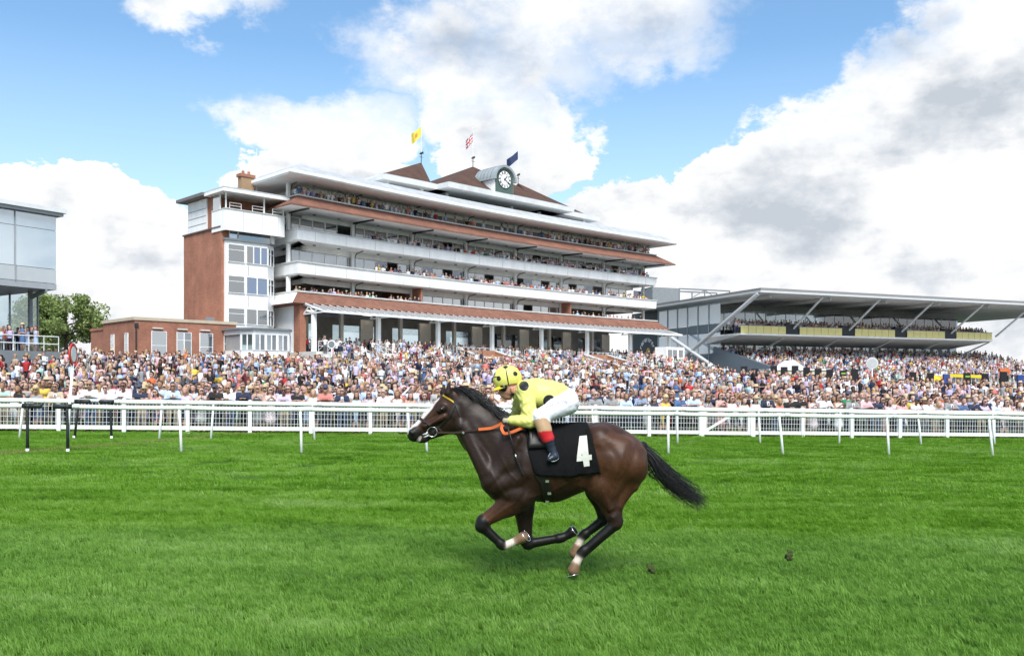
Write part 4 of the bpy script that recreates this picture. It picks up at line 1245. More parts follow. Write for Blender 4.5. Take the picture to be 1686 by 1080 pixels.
# ================================================================== trees
BARK = mat('bark', (.10, .075, .05), .9, .2, 6)
def leaf_mat(name, c0, c1):
    m, t, b = new_mat(name)
    a = t.node('ShaderNodeAttribute', attribute_name='leaf_tone').outputs['Fac']
    c = t.ramp(a, [(0, c0), (1, c1)])
    t.put(b.inputs['Base Color'], c); b.inputs['Roughness'].default_value = .55; b.inputs['Specular IOR Level'].default_value = .3
    tr = t.node('ShaderNodeBsdfTranslucent'); t.put(tr.inputs[0], c)
    mx = t.node('ShaderNodeMixShader'); mx.inputs[0].default_value = .3
    t.t.links.new(b.outputs[0], mx.inputs[1]); t.t.links.new(tr.outputs[0], mx.inputs[2]); t.t.links.new(mx.outputs[0], t.t.nodes['Material Output'].inputs[0])
    return m
LEAF = leaf_mat('tree_leaves', (.15, .22, .055), (.33, .41, .15))
LEAFD = leaf_mat('dark_leaves', (.02, .045, .018), (.06, .10, .04))
def tree(x, y, z, h, rx, seed, label, m=LEAF, n=9000, ls=.16):
    r = np.random.default_rng(seed)
    o = empty('tree', (x, y, z), label, 'tree', 'trees around the course')
    tb = MB(); tips = []
    tb.tube([(0, 0, -.3), (.1, 0, h * .25), (-.05, .1, h * .5), (.1, 0, h * .8)], [.035 * h, .028 * h, .018 * h, .006 * h], 8)
    for k in range(16):
        z0 = h * r.uniform(.22, .75); a = r.uniform(0, 6.28); L_ = rx * r.uniform(.55, .95) * (1.15 - .6 * abs(z0 / h - .45))
        e = (math.cos(a) * L_, math.sin(a) * L_, z0 + h * r.uniform(.08, .2))
        tb.tube([(0, 0, z0), (e[0] * .5, e[1] * .5, z0 + (e[2] - z0) * .4), e], [.011 * h, .007 * h, .002 * h], 5)
        tips.append(e); tips.append((e[0] * .6, e[1] * .6, e[2] * .96))
    tb.build('trunk', BARK, o, True)
    for k in range(26):
        u_ = r.normal(size=3); u_ /= np.linalg.norm(u_); rr_ = r.uniform(.45, .95)
        tips.append((u_[0] * rx * rr_, u_[1] * rx * rr_, h * .6 + u_[2] * h * .36 * rr_))
    tips = np.array(tips); ci = r.integers(0, len(tips), n); rad_ = (rx * .28) * r.uniform(.6, 1.2, len(tips))
    d = r.normal(size=(n, 3)); d /= np.linalg.norm(d, axis=1)[:, None]
    c = tips[ci] + d * (rad_[ci] * r.uniform(.25, 1, n) ** .5)[:, None] * (1, 1, .8)
    c[:, 2] = np.maximum(c[:, 2], h * .12)
    ax = r.normal(size=(n, 3)); ax /= np.linalg.norm(ax, axis=1)[:, None]
    bx = np.cross(ax, r.normal(size=(n, 3))); bx /= np.linalg.norm(bx, axis=1)[:, None]
    s = ls * r.uniform(.6, 1.3, n)[:, None]
    V = np.stack([c - ax * s, c + bx * s * .5, c + ax * s, c - bx * s * .5], 1).reshape(-1, 3)
    me = np_mesh('crown', V, np.arange(4 * n).reshape(-1, 4), m, False)
    me.attributes.new('leaf_tone', 'FLOAT', 'POINT').data.foreach_set('value', np.repeat(np.clip(r.uniform(0, 1, len(tips))[ci] * .6 + r.uniform(0, .4, n), 0, 1), 4).astype(np.float32))
    obj('crown', me, o)
tp = at(108, 0, 104); tree(tp.x, 104, 3.0, 9.6, 4.4, 4, 'loose leafed green tree between the glass stand and the brick building', n=15000, ls=.19)
tp = at(62, 0, 112); tree(tp.x, 112, 3.2, 9.5, 3.6, 8, 'green tree partly hidden behind the column of the glass stand', n=9000, ls=.19)
for i, (px, Y, h, rx) in enumerate(((1652, 330, 8.0, 5.2), (1676, 350, 7.0, 4.6), (1700, 340, 8.0, 5.5))):
    tp = at(px, 0, Y); tree(tp.x, Y, .9, h, rx, 20 + i, ('far dark tree at the picture edge beyond the steel stand', 'smaller far dark tree, rightmost on the horizon', 'far dark tree just past the picture edge')[i], LEAFD, 2500, .4)
# ================================================================== spectators
prs = random.Random(77)
SKIN = [mat('skin_fair', (.54, .34, .265), .55, .05), mat('skin_pink', (.50, .285, .23), .55, .05), mat('skin_tan', (.36, .20, .125), .55, .05), mat('skin_brown', (.19, .095, .06), .55, .05)]
HAIRM = {'brown': mat('hair_brown', (.055, .03, .018), .6, .2, 20), 'dark': mat('hair_dark', (.015, .012, .011), .5, .2, 20), 'blonde': mat('hair_blonde', (.40, .25, .10), .6, .2, 20), 'grey': mat('hair_grey', (.33, .32, .31), .6, .15, 20), 'auburn': mat('hair_auburn', (.14, .05, .022), .6, .2, 20)}
TOPC = {'white': ((.78, .79, .83), 36), 'pale blue': ((.44, .56, .78), 17), 'navy': ((.022, .030, .065), 15), 'black': ((.014, .014, .016), 14), 'pale pink': ((.68, .42, .44), 13), 'salmon pink': ((.60, .20, .17), 5), 'beige': ((.50, .40, .29), 8), 'lilac': ((.52, .45, .66), 9), 'grey': ((.26, .27, .28), 7), 'red': ((.42, .03, .035), 3), 'green': ((.03, .22, .10), 2), 'yellow': ((.62, .46, .08), 2), 'denim blue': ((.07, .13, .27), 6), 'maroon': ((.10, .018, .025), 3), 'orange': ((.62, .13, .04), 1.5), 'mint': ((.40, .58, .50), 2)}
def cloth(name, c, pattern=None):
    key = 'cloth_' + name.replace(' ', '_') + ('_' + pattern if pattern else '')
    if key in MATS: return MATS[key]
    if not pattern: return mat(key, c, .8, .12, 9, bump=.3, bscale=25)
    m, t, b = new_mat(key)
    pos = t.node('ShaderNodeTexCoord').outputs['Object']
    if pattern == 'floral':
        f = t.noise(pos, 42, 2, .6); c2 = (.75, .72, .70) if sum(c) < 1 else (.45, .10, .12)
        f = t.maprange(f, .52, .56)
    else:
        sp = t.node('ShaderNodeSeparateXYZ'); t.put(sp.inputs[0], pos)
        f = t.maprange(t.math('SINE', t.math('MULTIPLY', sp.outputs[2 if pattern == 'striped' else 0], 130)), 0, .3); c2 = tuple(min(.8, x * .4 + .4) for x in c)
    t.put(b.inputs['Base Color'], t.mix(f, (*c, 1), (*c2, 1))); b.inputs['Roughness'].default_value = .8
    return m
BOTC = {'navy': (.02, .026, .05), 'black': (.014, .014, .016), 'grey': (.16, .165, .17), 'beige': (.40, .32, .22), 'denim': (.06, .10, .20), 'white': (.68, .68, .68)}
SHADES = mat('sunglasses', (.01, .01, .012), .2, 0); SHOE = mat('shoe_leather', (.05, .03, .02), .5, .1)
STRAW = mat('straw_hat', (.55, .42, .24), .8, .15, 12); CAPM = mat('cap_cloth', (.06, .07, .12), .8, .1); TIE = mat('tie_cloth', (.05, .03, .12), .6, .1)
SK, HR, TP, BT, SH, GL_, HT = range(7)
def person_prims(pose, female, outfit, hat, shades, longhair, k=1.0):
    """list of (prim, slot); feet at the origin, facing -Y"""
    P = []
    def add(slot, a, b, ra, rb, ys=1.0, kk=.03): P.append(((tuple(a), tuple(b), ra, rb, ys, kk), slot))
    V = lambda *x: np.array(x, float)
    lean = pose in ('lean', 'leanhands')
    py = .28 if lean else 0.0                    # pelvis moved back when leaning on the rail
    hip = V(0, py, .93 if not lean else .90); waist = V(0, py * .75, 1.08); chest = V(0, -.02 if lean else 0, 1.30 if not lean else 1.24)
    neck = chest + V(0, -.04 if lean else 0, .16 if not lean else .14); head = neck + V(0, -.07 if lean else -.025, .17)
    sw = .155 if female else .185
    dress = outfit == 'dress'
    leg = BT
    for s in (-1, 1):
        h = hip + V(s * .085, 0, -.03); kn = V(s * .10, py * .6 - .02, .50); an = V(s * .105, py * .35 + .02, .09)
        if lean and s > 0: kn = kn + V(0, -.06, .02)
        lo_ = SK if dress else leg
        add(leg, h, kn, .088, .062); add(lo_, kn, an, .060, .040)
        add(SH, an + V(0, .02, -.045), an + V(s * .02, -.15, -.055), .043, .036)
    add(BT if not dress else TP, hip + V(-.065, 0, 0), hip + V(.065, 0, 0), .118, .118, .95)
    if dress:
        add(TP, hip + V(0, 0, -.02), hip + V(0, -.01, -.40), .15, .215, .8, .05)
    add(TP, waist + V(-.06, 0, 0), waist + V(.06, 0, 0), .108 if not female else .095, .108 if not female else .095, .95, .05)
    add(TP, chest + V(-.085, 0, 0), chest + V(.085, 0, 0), .118, .118, .95, .05)
    if female: add(TP, chest + V(-.07, -.085, -.03), chest + V(.07, -.085, -.03), .062, .062, 1, .03)
    add(TP if not (dress and female) else SK, chest + V(-sw, .01, .09), chest + V(sw, .01, .09), .062, .062, 1, .04)
    add(SK, chest + V(0, .0, .10), head + V(0, .02, -.06), .056, .05, 1, .02)
    add(SK, head + V(0, -.005, -.045), head + V(0, .005, .045), .074, .088, 1.12, .02)          # face and skull
    add(SK, head + V(0, -.065, -.075), head + V(0, -.055, -.05), .04, .045, 1, .02)            # chin
    add(SK, head + V(0, -.10, -.015), head + V(0, -.115, -.03), .012, .016, 1, .012)          # nose
    for s in (-1, 1): add(SK, head + V(s * .085, .01, -.01), head + V(s * .088, .015, .01), .016, .018, 1, .01)
    if shades:
        add(GL_, head + V(-.035, -.088, .012), head + V(.035, -.088, .012), .024, .024, 1, .006)
    else:
        for s in (-1, 1): add(GL_, head + V(s * .034, -.088, .012), head + V(s * .036, -.088, .012), .011, .011, 1, .004)
    if hat == 'straw':
        add(HT, head + V(0, .01, .085), head + V(0, .01, .12), .098, .088, 1.1, .012)
        for a_ in range(6):
            t = math.pi * a_ / 6; c_ = V(math.cos(t) * .15, math.sin(t) * .15, .0)
            add(HT, head + V(0, .01, .075) - c_, head + V(0, .01, .075) + c_, .016, .016, 1, .02)
    elif hat == 'cap':
        add(HT, head + V(0, .012, .06), head + V(0, .01, .075), .097, .092, 1.1, .01)
        add(HT, head + V(-.04, -.13, .052), head + V(.04, -.13, .052), .022, .022, 1.6, .03)
        add(HR, head + V(0, .045, -.01), head + V(0, .05, .02), .075, .08, 1.0, .01)
    elif hat == 'bald': pass
    else:
        add(HR, head + V(0, .022, .058), head + V(0, .035, .02), .093, .090, 1.08, .01)
    if longhair:
        for s in (-1, 1): add(HR, head + V(s * .075, .03, .03), chest + V(s * .10, .0, .04), .042, .028, 1, .02)
        add(HR, head + V(0, .06, .02), chest + V(0, .09, .02), .08, .05, 1, .03)
    sl = {'suit': TP, 'shirt': TP, 'polo': SK, 'dress': SK, 'top': SK}[outfit]
    up = SK if outfit in ('dress', 'top') else TP
    S = {s: chest + V(s * sw, .01, .085) for s in (-1, 1)}
    if lean: tgt = {s: (chest + V(s * .25, -.10, -.10), V(s * (.05 if pose == 'lean' else .13), -.36, 1.19)) for s in (-1, 1)}
    elif pose == 'folded': tgt = {s: (chest + V(s * .24, -.03, -.20), chest + V(-s * .11, -.17, -.12 - .03 * s)) for s in (-1, 1)}
    elif pose == 'phone': tgt = {-1: (chest + V(-.25, -.10, -.17), chest + V(-.03, -.30, .08)), 1: (chest + V(.25, -.08, -.17), chest + V(.04, -.30, .06))}
    elif pose == 'brow': tgt = {-1: (chest + V(-.32, -.05, .10), head + V(-.08, -.10, .06)), 1: (chest + V(.24, .0, -.22), chest + V(.22, -.08, -.42))}
    elif pose == 'cheer': tgt = {-1: (chest + V(-.30, -.06, .16), head + V(-.22, -.12, .22)), 1: (chest + V(.26, -.10, -.16), chest + V(.10, -.30, .0))}
    elif pose == 'cup': tgt = {-1: (chest + V(-.24, .02, -.22), chest + V(-.22, -.06, -.45)), 1: (chest + V(.25, -.03, -.20), chest + V(.13, -.26, -.05))}
    else: tgt = {s: (chest + V(s * .235, .03, -.22), chest + V(s * .225, -.03, -.46)) for s in (-1, 1)}
    for s in (-1, 1):
        el_, ha = tgt[s]
        mid = S[s] * .45 + el_ * .55
        if sl == SK and up == TP:
            add(TP, S[s], mid, .058, .052); add(SK, mid, el_, .045, .040)
        else: add(up, S[s], el_, .056, .044)
        add(sl, el_, el_ * .15 + ha * .85, .043, .032)
        d = (ha - el_) / np.linalg.norm(ha - el_)
        add(SK, ha - d * .03, ha + d * .045, .033, .026, 1, .015)
        if pose == 'phone' and s > 0: add(GL_, ha + V(-.04, -.03, -.03), ha + V(-.04, -.03, .07), .028, .028, .5, .006)
    if outfit == 'suit':
        add(HT if not hat else GL_, chest + V(0, -.117, .07), chest + V(0, -.118, -.12), .018, .024, .6, .004)
        for s in (-1, 1): add(SH + 10, chest + V(s * .02, -.108, .09), chest + V(s * .012, -.112, -.06), .032, .02, .5, .006)
    return P
def skin_mesh(name, prims, h, nslots=8):
    ps = [p for p, s in prims]
    v, q = sdf_skin(ps, h)
    c = v[q].mean(1)
    D = np.stack([sdf_eval(c, p[:5]) for p in ps], 1)
    sl = np.array([s if s < 10 else 7 for _, s in prims])[D.argmin(1)]
    me = np_mesh(name, v, q, [SKIN[0], HAIRM['brown'], cloth('white', TOPC['white'][0]), cloth('trouser_navy', BOTC['navy']), SHOE, SHADES, STRAW, FWH], True, sl)
    return me
PROTO = {}
def proto(pose, female, outfit, hat, shades, longhair):
    k = (pose, female, outfit, hat, shades, longhair)
    if k not in PROTO: PROTO[k] = skin_mesh('person', person_prims(*k), .031)
    return PROTO[k]
def wpick(r, d):
    t = r.uniform(0, sum(v[1] for v in d.values()))
    for k, v in d.items():
        t -= v[1]
        if t <= 0: return k
    return k
MALE = [('lean', 'shirt', None, True), ('lean', 'polo', None, False), ('leanhands', 'shirt', None, False), ('lean', 'suit', None, True), ('leanhands', 'polo', 'cap', True), ('lean', 'shirt', 'bald', True)]
FEM = [('lean', 'dress', None, True, True), ('leanhands', 'top', None, False, True), ('lean', 'dress', None, False, True), ('leanhands', 'top', None, True, True), ('lean', 'dress', 'straw', True, True), ('phone', 'dress', None, True, True)]
MALE2 = [('folded', 'shirt', None, True), ('stand', 'suit', None, True), ('phone', 'polo', None, False), ('brow', 'shirt', None, False), ('cup', 'suit', None, False), ('stand', 'polo', 'cap', True), ('folded', 'polo', 'bald', False)]
FEM2 = [('folded', 'dress', None, True, True), ('stand', 'top', None, False, True), ('brow', 'dress', None, False, True), ('cup', 'dress', 'straw', True, True), ('phone', 'top', None, True, True)]
POSEW = {'lean': 'leaning with folded arms', 'leanhands': 'leaning with hands apart', 'folded': 'arms folded', 'stand': 'arms down', 'phone': 'holding up a phone', 'brow': 'shading the eyes', 'cup': 'one hand raised', 'cheer': 'arm up'}
ORD = lambda n: f'{n}' + ('th' if 10 <= n % 100 <= 20 else {1: 'st', 2: 'nd', 3: 'rd'}.get(n % 10, 'th'))
def make_person(x, y, z, rz, row, nth, front):
    female = prs.random() < .46
    if female:
        pose, outfit, hat, shades, lh = prs.choice(FEM if front else FEM2)
    else:
        pose, outfit, hat, shades = prs.choice(MALE if front else MALE2); lh = False
    me = proto(pose, female, outfit, hat, shades, lh)
    hc = prs.choice(['brown', 'dark', 'blonde', 'blonde', 'auburn', 'brown']) if female else prs.choice(['brown', 'dark', 'dark', 'grey', 'brown'])
    tcx = wpick(prs, TOPC)
    if outfit == 'suit': tcx = prs.choice(['navy', 'navy', 'black', 'grey', 'beige', 'pale blue'])
    bc = prs.choice(['navy', 'black', 'grey', 'beige', 'denim', 'navy'])
    pat = None
    if outfit in ('dress', 'top') and prs.random() < .35: pat = 'floral'
    elif outfit in ('shirt', 'polo') and prs.random() < .15: pat = prs.choice(['striped', 'pinstriped'])
    o = obj('person', me, None, (x, y, z), (0, 0, rz))
    s = (prs.uniform(.90, .98) if female else prs.uniform(.97, 1.06)); o.scale = (s * prs.uniform(.96, 1.08), s * (1 if front else prs.uniform(.96, 1.08)), s)
    sk = prs.choices([0, 1, 2, 3], [5, 4, 3, .7])[0]
    mats = [SKIN[sk], HAIRM[hc], cloth(tcx, TOPC[tcx][0], pat), cloth('trouser_' + bc, BOTC[bc]), SHOE, SHADES, (STRAW if hat == 'straw' else CAPM if hat == 'cap' else TIE), FWH]
    for i, m in enumerate(mats):
        o.material_slots[i].link = 'OBJECT'; o.material_slots[i].material = m
    who = 'woman' if female else 'man'
    gar = {'suit': 'suit', 'shirt': 'shirt', 'polo': 'polo shirt', 'dress': 'dress', 'top': 'top'}[outfit]
    tcx = {'pale pink': 'pink', 'salmon pink': 'salmon', 'denim blue': 'denim'}.get(tcx, tcx)
    hd = {'straw': ' and straw hat', 'cap': ' and cap', 'bald': ', bald'}.get(hat, f', {hc} hair')
    rowt = 'at the fence' if front else 'in the ' + ['', '', 'second', 'third', 'fourth', 'fifth'][row] + ' row'
    tag(o, f'{who} in {pat + " " if pat else ""}{tcx} {gar}{hd}, {ORD(nth)} from left {rowt}', 'person', 'spectators in the rows nearest the fence')
    return o
COUNT_NEAR = 0
ROWQ = [.42, 1.05, 1.75, 2.5]
for row, q in enumerate(ROWQ):
    xl, xr = -.585 * (33.7 + q) / (1 + .585 * .177), .585 * (33.7 + q) / (1 - .585 * .177)
    x = xl + prs.uniform(0, .4); n = 0
    while x < xr and COUNT_NEAR < 300:
        n += 1; COUNT_NEAR += 1
        yy = fence_y(x) + q + (0 if row == 0 else prs.uniform(-.22, .22))
        rz = math.atan(.177) + prs.uniform(-.5, .35) + (-.15 if row else 0)
        if row == 0: rz = math.atan(.177) + prs.uniform(-.22, .22)
        make_person(x, yy, ground_z(x, yy), rz, row + 1, n, row == 0)
        x += prs.uniform(.42, .60) if row == 0 else prs.uniform(.44, .66)

# ------------------------------------------------------------------ the mass of the crowd behind, on the terraces and balconies
def low_person(pose, female, hat):
    """light figure: list of (verts, quads, slot)"""
    out = []
    def rings(rs, slot, n=6, capt=True):
        V = []; Q = []
        for (cx, cy, cz, rx, ry) in rs:
            for k in range(n):
                t = 2 * math.pi * (k + .5) / n; V.append((cx + rx * math.cos(t), cy + ry * math.sin(t), cz))
        for i in range(len(rs) - 1):
            for k in range(n): Q.append((i * n + k, i * n + (k + 1) % n, (i + 1) * n + (k + 1) % n, (i + 1) * n + k))
        if capt:
            e = (len(rs) - 1) * n
            for k in range(0, n - 2, 2): Q.append((e, e + k + 1, e + k + 2, e + (k + 3) % n if k + 3 < n else e + k + 2))
        out.append((V, Q, slot))
    def limb(p0, p1, r0, r1, slot, n=4):
        p0 = np.array(p0); p1 = np.array(p1); d = p1 - p0; d = d / np.linalg.norm(d)
        a = np.cross(d, (0, 0, 1) if abs(d[2]) < .9 else (1, 0, 0)); a /= np.linalg.norm(a); b = np.cross(d, a)
        V = [tuple(p + (a * math.cos(2 * math.pi * k / n) + b * math.sin(2 * math.pi * k / n)) * r) for p, r in ((p0, r0), (p1, r1)) for k in range(n)]
        Q = [(k, (k + 1) % n, n + (k + 1) % n, n + k) for k in range(n)] + [(n, n + 1, n + 2, n + 3)]
        out.append((V, Q, slot))
    if female:
        rings([(0, 0, .5, .20, .16), (0, 0, .9, .16, .12), (0, 0, 1.08, .12, .09), (0, -.02, 1.28, .16, .11), (0, 0, 1.40, .14, .07), (0, 0, 1.45, .05, .05)], TP)
        for s in (-1, 1): limb((s * .08, 0, .55), (s * .08, 0, .02), .05, .04, SK)
    else:
        rings([(0, 0, .92, .165, .115), (0, 0, 1.05, .15, .11), (0, -.01, 1.28, .19, .125), (0, 0, 1.41, .17, .08), (0, 0, 1.46, .055, .05)], TP)
        for s in (-1, 1): limb((s * .09, 0, .95), (s * .10, 0, .02), .085, .05, BT)
    rings([(0, -.01, 1.44, .05, .05), (0, -.03, 1.525, .062, .075), (0, -.03, 1.585, .082, .094), (0, -.015, 1.67, .080, .098), (0, -.0, 1.73, .05, .06)], SK)
    rings([(0, .04, 1.56, .074, .068), (0, .034, 1.62, .094, .084), (0, .018, 1.685, .099, .108), (0, .005, 1.745, .080, .096), (0, .005, 1.785, .03, .04)], HR)
    if hat == 'straw': rings([(0, -.01, 1.71, .17, .18), (0, -.01, 1.73, .105, .115), (0, -.01, 1.82, .09, .10)], HT, 8)
    if hat == 'shades': rings([(0, -.03, 1.625, .07, .094), (0, -.03, 1.655, .07, .094)], GL_, 6, False)
    if female: rings([(0, .06, 1.36, .09, .04), (0, .055, 1.50, .10, .055), (0, .04, 1.62, .09, .07)], HR, 6)
    sw = .17 if female else .20
    T = {'down': {s: ((s * (sw + .05), .03, 1.14), (s * (sw + .03), -.04, .90)) for s in (-1, 1)}, 'fold': {s: ((s * (sw + .05), -.03, 1.15), (-s * .06, -.19, 1.17)) for s in (-1, 1)}, 'up': {-1: ((-.30, -.08, 1.36), (-.10, -.14, 1.66)), 1: ((.25, -.04, 1.15), (.10, -.24, 1.22))}, 'phone': {s: ((s * .25, -.10, 1.18), (s * .05, -.30, 1.42)) for s in (-1, 1)}}[pose]
    for s in (-1, 1):
        limb((s * sw, 0, 1.40), T[s][0], .06, .045, TP if not female else SK); limb(T[s][0], T[s][1], .045, .035, SK if (female or pose == 'up') else TP)
    V = []; Q = []; S = []
    for v, q, s in out:
        b = len(V); V += v; Q += [tuple(i + b for i in f) for f in q]; S += [s] * len(q)
    Q = [f if len(set(f)) == 4 else f for f in Q]
    return np.array(V), np.array(Q), np.array(S)
LOWS = [low_person(p, f, h) for p in ('down', 'fold', 'up', 'phone') for f, h in ((False, None), (True, None), (False, 'shades'))] + [low_person('fold', True, 'straw')]
def crowd_material():
    m, t, b = new_mat('crowd_cloth')
    a = t.node('ShaderNodeAttribute', attribute_name='tone').outputs['Color']
    t.put(b.inputs['Base Color'], a); b.inputs['Roughness'].default_value = .75; b.inputs['Specular IOR Level'].default_value = .25
    return m
CR = np.random.default_rng(4)
spots = []      # x, y, z, rz
def spot(x, y, z, jit=.5, sc=1.0): spots.append((x, y, z, CR.uniform(-.6, .3) + .2 * 0, sc))
# lawn, in loose rows from the fence to the stands
q = 3.2
while q < 66:
    Ym = 33.7 + q
    xl, xr = -.60 * Ym / (1 + .6 * .177), .60 * Ym / (1 - .6 * .177)
    x = xl
    dens = .80 + .006 * q
    while x < xr:
        yy = fence_y(x) + q + CR.uniform(-.4, .4); xx = x + CR.uniform(-.2, .2)
        a, b = ST.inv(xx, yy); ga, gb = GL.inv(xx, yy); ra, rb_ = GR.inv(xx, yy)
        ok = True
        if -18 < a < -6.5 and b < .8: ok = False
        if -8.8 <= a < -.6 and b < 6.2: ok = False
        if a <= -18 and b < -4 and q > 58: ok = False
        if -.6 <= a < 63.6 and b - (-sag(a)) < 14.4: ok = False
        if ga < .2 and gb < 2.0: ok = False
        if ra > 1 and rb_ > -16 and rb_ < 7: ok = False
        if a > 63.6 and b < -6: ok = False
        pn = .5 + .5 * math.sin(xx * .45 + 2 * math.sin(yy * .23)) * math.sin(yy * .5 + 1.3 * math.sin(xx * .31))
        if ok and CR.random() < .62 + .38 * pn: spot(xx, yy, ground_z(xx, yy))
        x += dens * CR.uniform(.75, 1.25)
    q += 1.42 + .013 * q
NLAWN = len(spots)
# terrace steps and concourse of the grandstand
for b, z in TER + [(-.3, ZC), (-1.5, ZC), (-3.2, ZC), (-5, ZC)]:
    a = 0.2
    while a < LST:
        inpass = any(s0 - .2 < a < s1 + .4 for s0, s1 in ((19.8, 25.2), (41.3, 46.2))) and b > 4
        aisle = any(abs(a - (s0 + s1) / 2) < 1.0 for s0, s1 in STAIRS)
        if not inpass and not aisle and CR.random() < (.74 if b > 4 else .7):
            p = SP(a, b + .6 + CR.uniform(-.25, .25), z); spot(p[0], p[1], z)
        a += CR.uniform(.55, .95)
for s0, s1 in ((19.8, 25.2), (41.3, 46.2)):
    for k in range(26):
        a, b = CR.uniform(s0 + .6, s1 - .5), CR.uniform(9.0, 13.5)
        p = SP(a, b, 0); spot(p[0], p[1], terrace_z(a, b) or 3)
# balconies
for zf, runs in ((21.0, [(.5, 20, .75), (20, 40, 1.6), (40, 61, .7)]), (17.24, [(10, 61.5, .50)]), (13.74, [(11, 17, .5), (17, 61.5, .62)]), (10.5, [(.6, 17.5, .55), (45, 61.5, 1.0)])):
    for a0, a1, st in runs:
        for rowb, pr in ((-.55, 1.0), (-1.2, .5)):
            a = a0
            while a < a1:
                if CR.random() < .9 * pr: p = SP(a, rowb, zf); spot(p[0], p[1], zf)
                a += st * CR.uniform(.6, 1.4)
# steel stand: balcony and seats
for rowb, z in ((-6.6, 9.72), (-7.4, 9.9), (-8.3, 10.1), (-9.2, 10.35)):
    a = .8
    while a < 52.5:
        if not (rowb > -8.6 and 8.3 < (a - .6) % 11 < 11): p = GR(a, rowb, z); spot(p[0], p[1], z)
        a += CR.uniform(.45, .8)
for b, z in RT:
    a = 2.6
    while a < 61:
        if CR.random() < .88: p = GR(a, b + .7 + CR.uniform(-.3, .3), z); spot(p[0], p[1], z)
        a += CR.uniform(.55, .95)
# platform of the glass stand, camera crew on the tower balcony
for k in range(70):
    p = GL(CR.uniform(-14, -.8), CR.uniform(-3.5, 1.0), 4.1); spot(p[0], p[1], 4.1)
for a in (-1.9, -1.2, .9, 1.2, 2.4, 2.7): p = TW(a, -7.6, 18.75); spot(*p)
print('crowd', NLAWN, len(spots))
tn = list(TOPC); tw_ = np.array([TOPC[k][1] for k in tn], float); tw_ /= tw_.sum(); tcol = np.array([TOPC[k][0] for k in tn])
bcol = np.array(list(BOTC.values())[:5]); skc = np.array([(.55, .35, .28), (.50, .30, .245), (.40, .235, .17), (.14, .07, .045)]); hcol = np.array([(.055, .03, .018), (.015, .012, .011), (.40, .25, .10), (.33, .32, .31), (.14, .05, .022)])
S_ = np.array(spots); n = len(S_)
li = CR.integers(0, len(LOWS), n)
tops = np.clip(tcol[CR.choice(len(tn), n, p=tw_)] * CR.uniform(.8, 1.2, (n, 1)), 0, .8)
bots = bcol[CR.integers(0, 5, n)]; sks = skc[CR.choice(4, n, p=[.4, .3, .25, .05])]; hrs = hcol[CR.choice(5, n, p=[.3, .25, .22, .13, .10])]
scl = np.where(CR.random(n) < .04, CR.uniform(.66, .85, n), CR.uniform(.89, 1.08, n))
VV = []; QQ = []; CC = []; base = 0
for L_i, (lv, lq, ls) in enumerate(LOWS):
    ids = np.where(li == L_i)[0]
    c, s = np.cos(S_[ids, 3]), np.sin(S_[ids, 3])
    v = lv[None] * scl[ids, None, None]
    x = v[..., 0] * c[:, None] - v[..., 1] * s[:, None] + S_[ids, 0, None]; y = v[..., 0] * s[:, None] + v[..., 1] * c[:, None] + S_[ids, 1, None]; z = v[..., 2] + S_[ids, 2, None]
    VV.append(np.stack([x, y, z], -1).reshape(-1, 3))
    QQ.append((lq[None] + (np.arange(len(ids)) * len(lv))[:, None, None]).reshape(-1, 4) + base); base += len(ids) * len(lv)
    pal = np.zeros((len(ids), 8, 3)); pal[:, SK] = sks[ids]; pal[:, HR] = hrs[ids]; pal[:, TP] = tops[ids]; pal[:, BT] = bots[ids]; pal[:, GL_] = .012; pal[:, HT] = (.55, .42, .26)
    CC.append(pal[:, ls].reshape(-1, 3))
VV = np.concatenate(VV); QQ = np.concatenate(QQ); CC = np.concatenate(CC)
good = np.array([len(set(f)) for f in QQ.tolist()]) == 4
QQ, CC = QQ[good], CC[good]
me = bpy.data.meshes.new('crowd')
me.vertices.add(len(VV)); me.vertices.foreach_set('co', VV.astype(np.float32).ravel())
me.loops.add(QQ.size); me.loops.foreach_set('vertex_index', QQ.astype(np.int32).ravel())
me.polygons.add(len(QQ)); me.polygons.foreach_set('loop_start', np.arange(len(QQ), dtype=np.int32) * 4)
me.polygons.foreach_set('use_smooth', np.full(len(QQ), True))
me.materials.append(crowd_material()); me.update(calc_edges=True)
ca_ = me.attributes.new('tone', 'FLOAT_COLOR', 'FACE')
ca_.data.foreach_set('color', np.concatenate([CC, np.ones((len(CC), 1))], 1).astype(np.float32).ravel())
obj('crowd', me, None, label='dense crowd of racegoers filling the lawn, the terraces and the balconies', kind='stuff')
print('crowd quads', len(QQ))
# ================================================================== the racehorse
YH = 8.67
def J(x, y, lat=0.0):
    """point of the side view drawing of horse and rider -> place on the track (lat: sideways from the horse's spine)"""
    D = YH + lat
    return ((640 + x / 2.843 - 843) / FPX * D, D, CAMZ + (HOR - 580 - y / 2.843) / FPX * D)
U = YH / FPX / 2.843            # metres per drawing unit
BAY_ = (.038, .0150, .0072); BAYR = (.060, .0235, .0105); DKB = (.0185, .0085, .0052); BLK = (.006, .0055, .005); SOCK = (.62, .52, .45); HOOF = (.17, .10, .055); MUZ = (.012, .010, .009)
HP = []
def hp(x0, y0, x1, y1, r0, r1, col, lat=0.0, lat1=None, ys=1.0, k=.035):
    HP.append(((J(x0, y0, lat), J(x1, y1, lat if lat1 is None else lat1), r0 * U, r1 * U, ys, k), col))
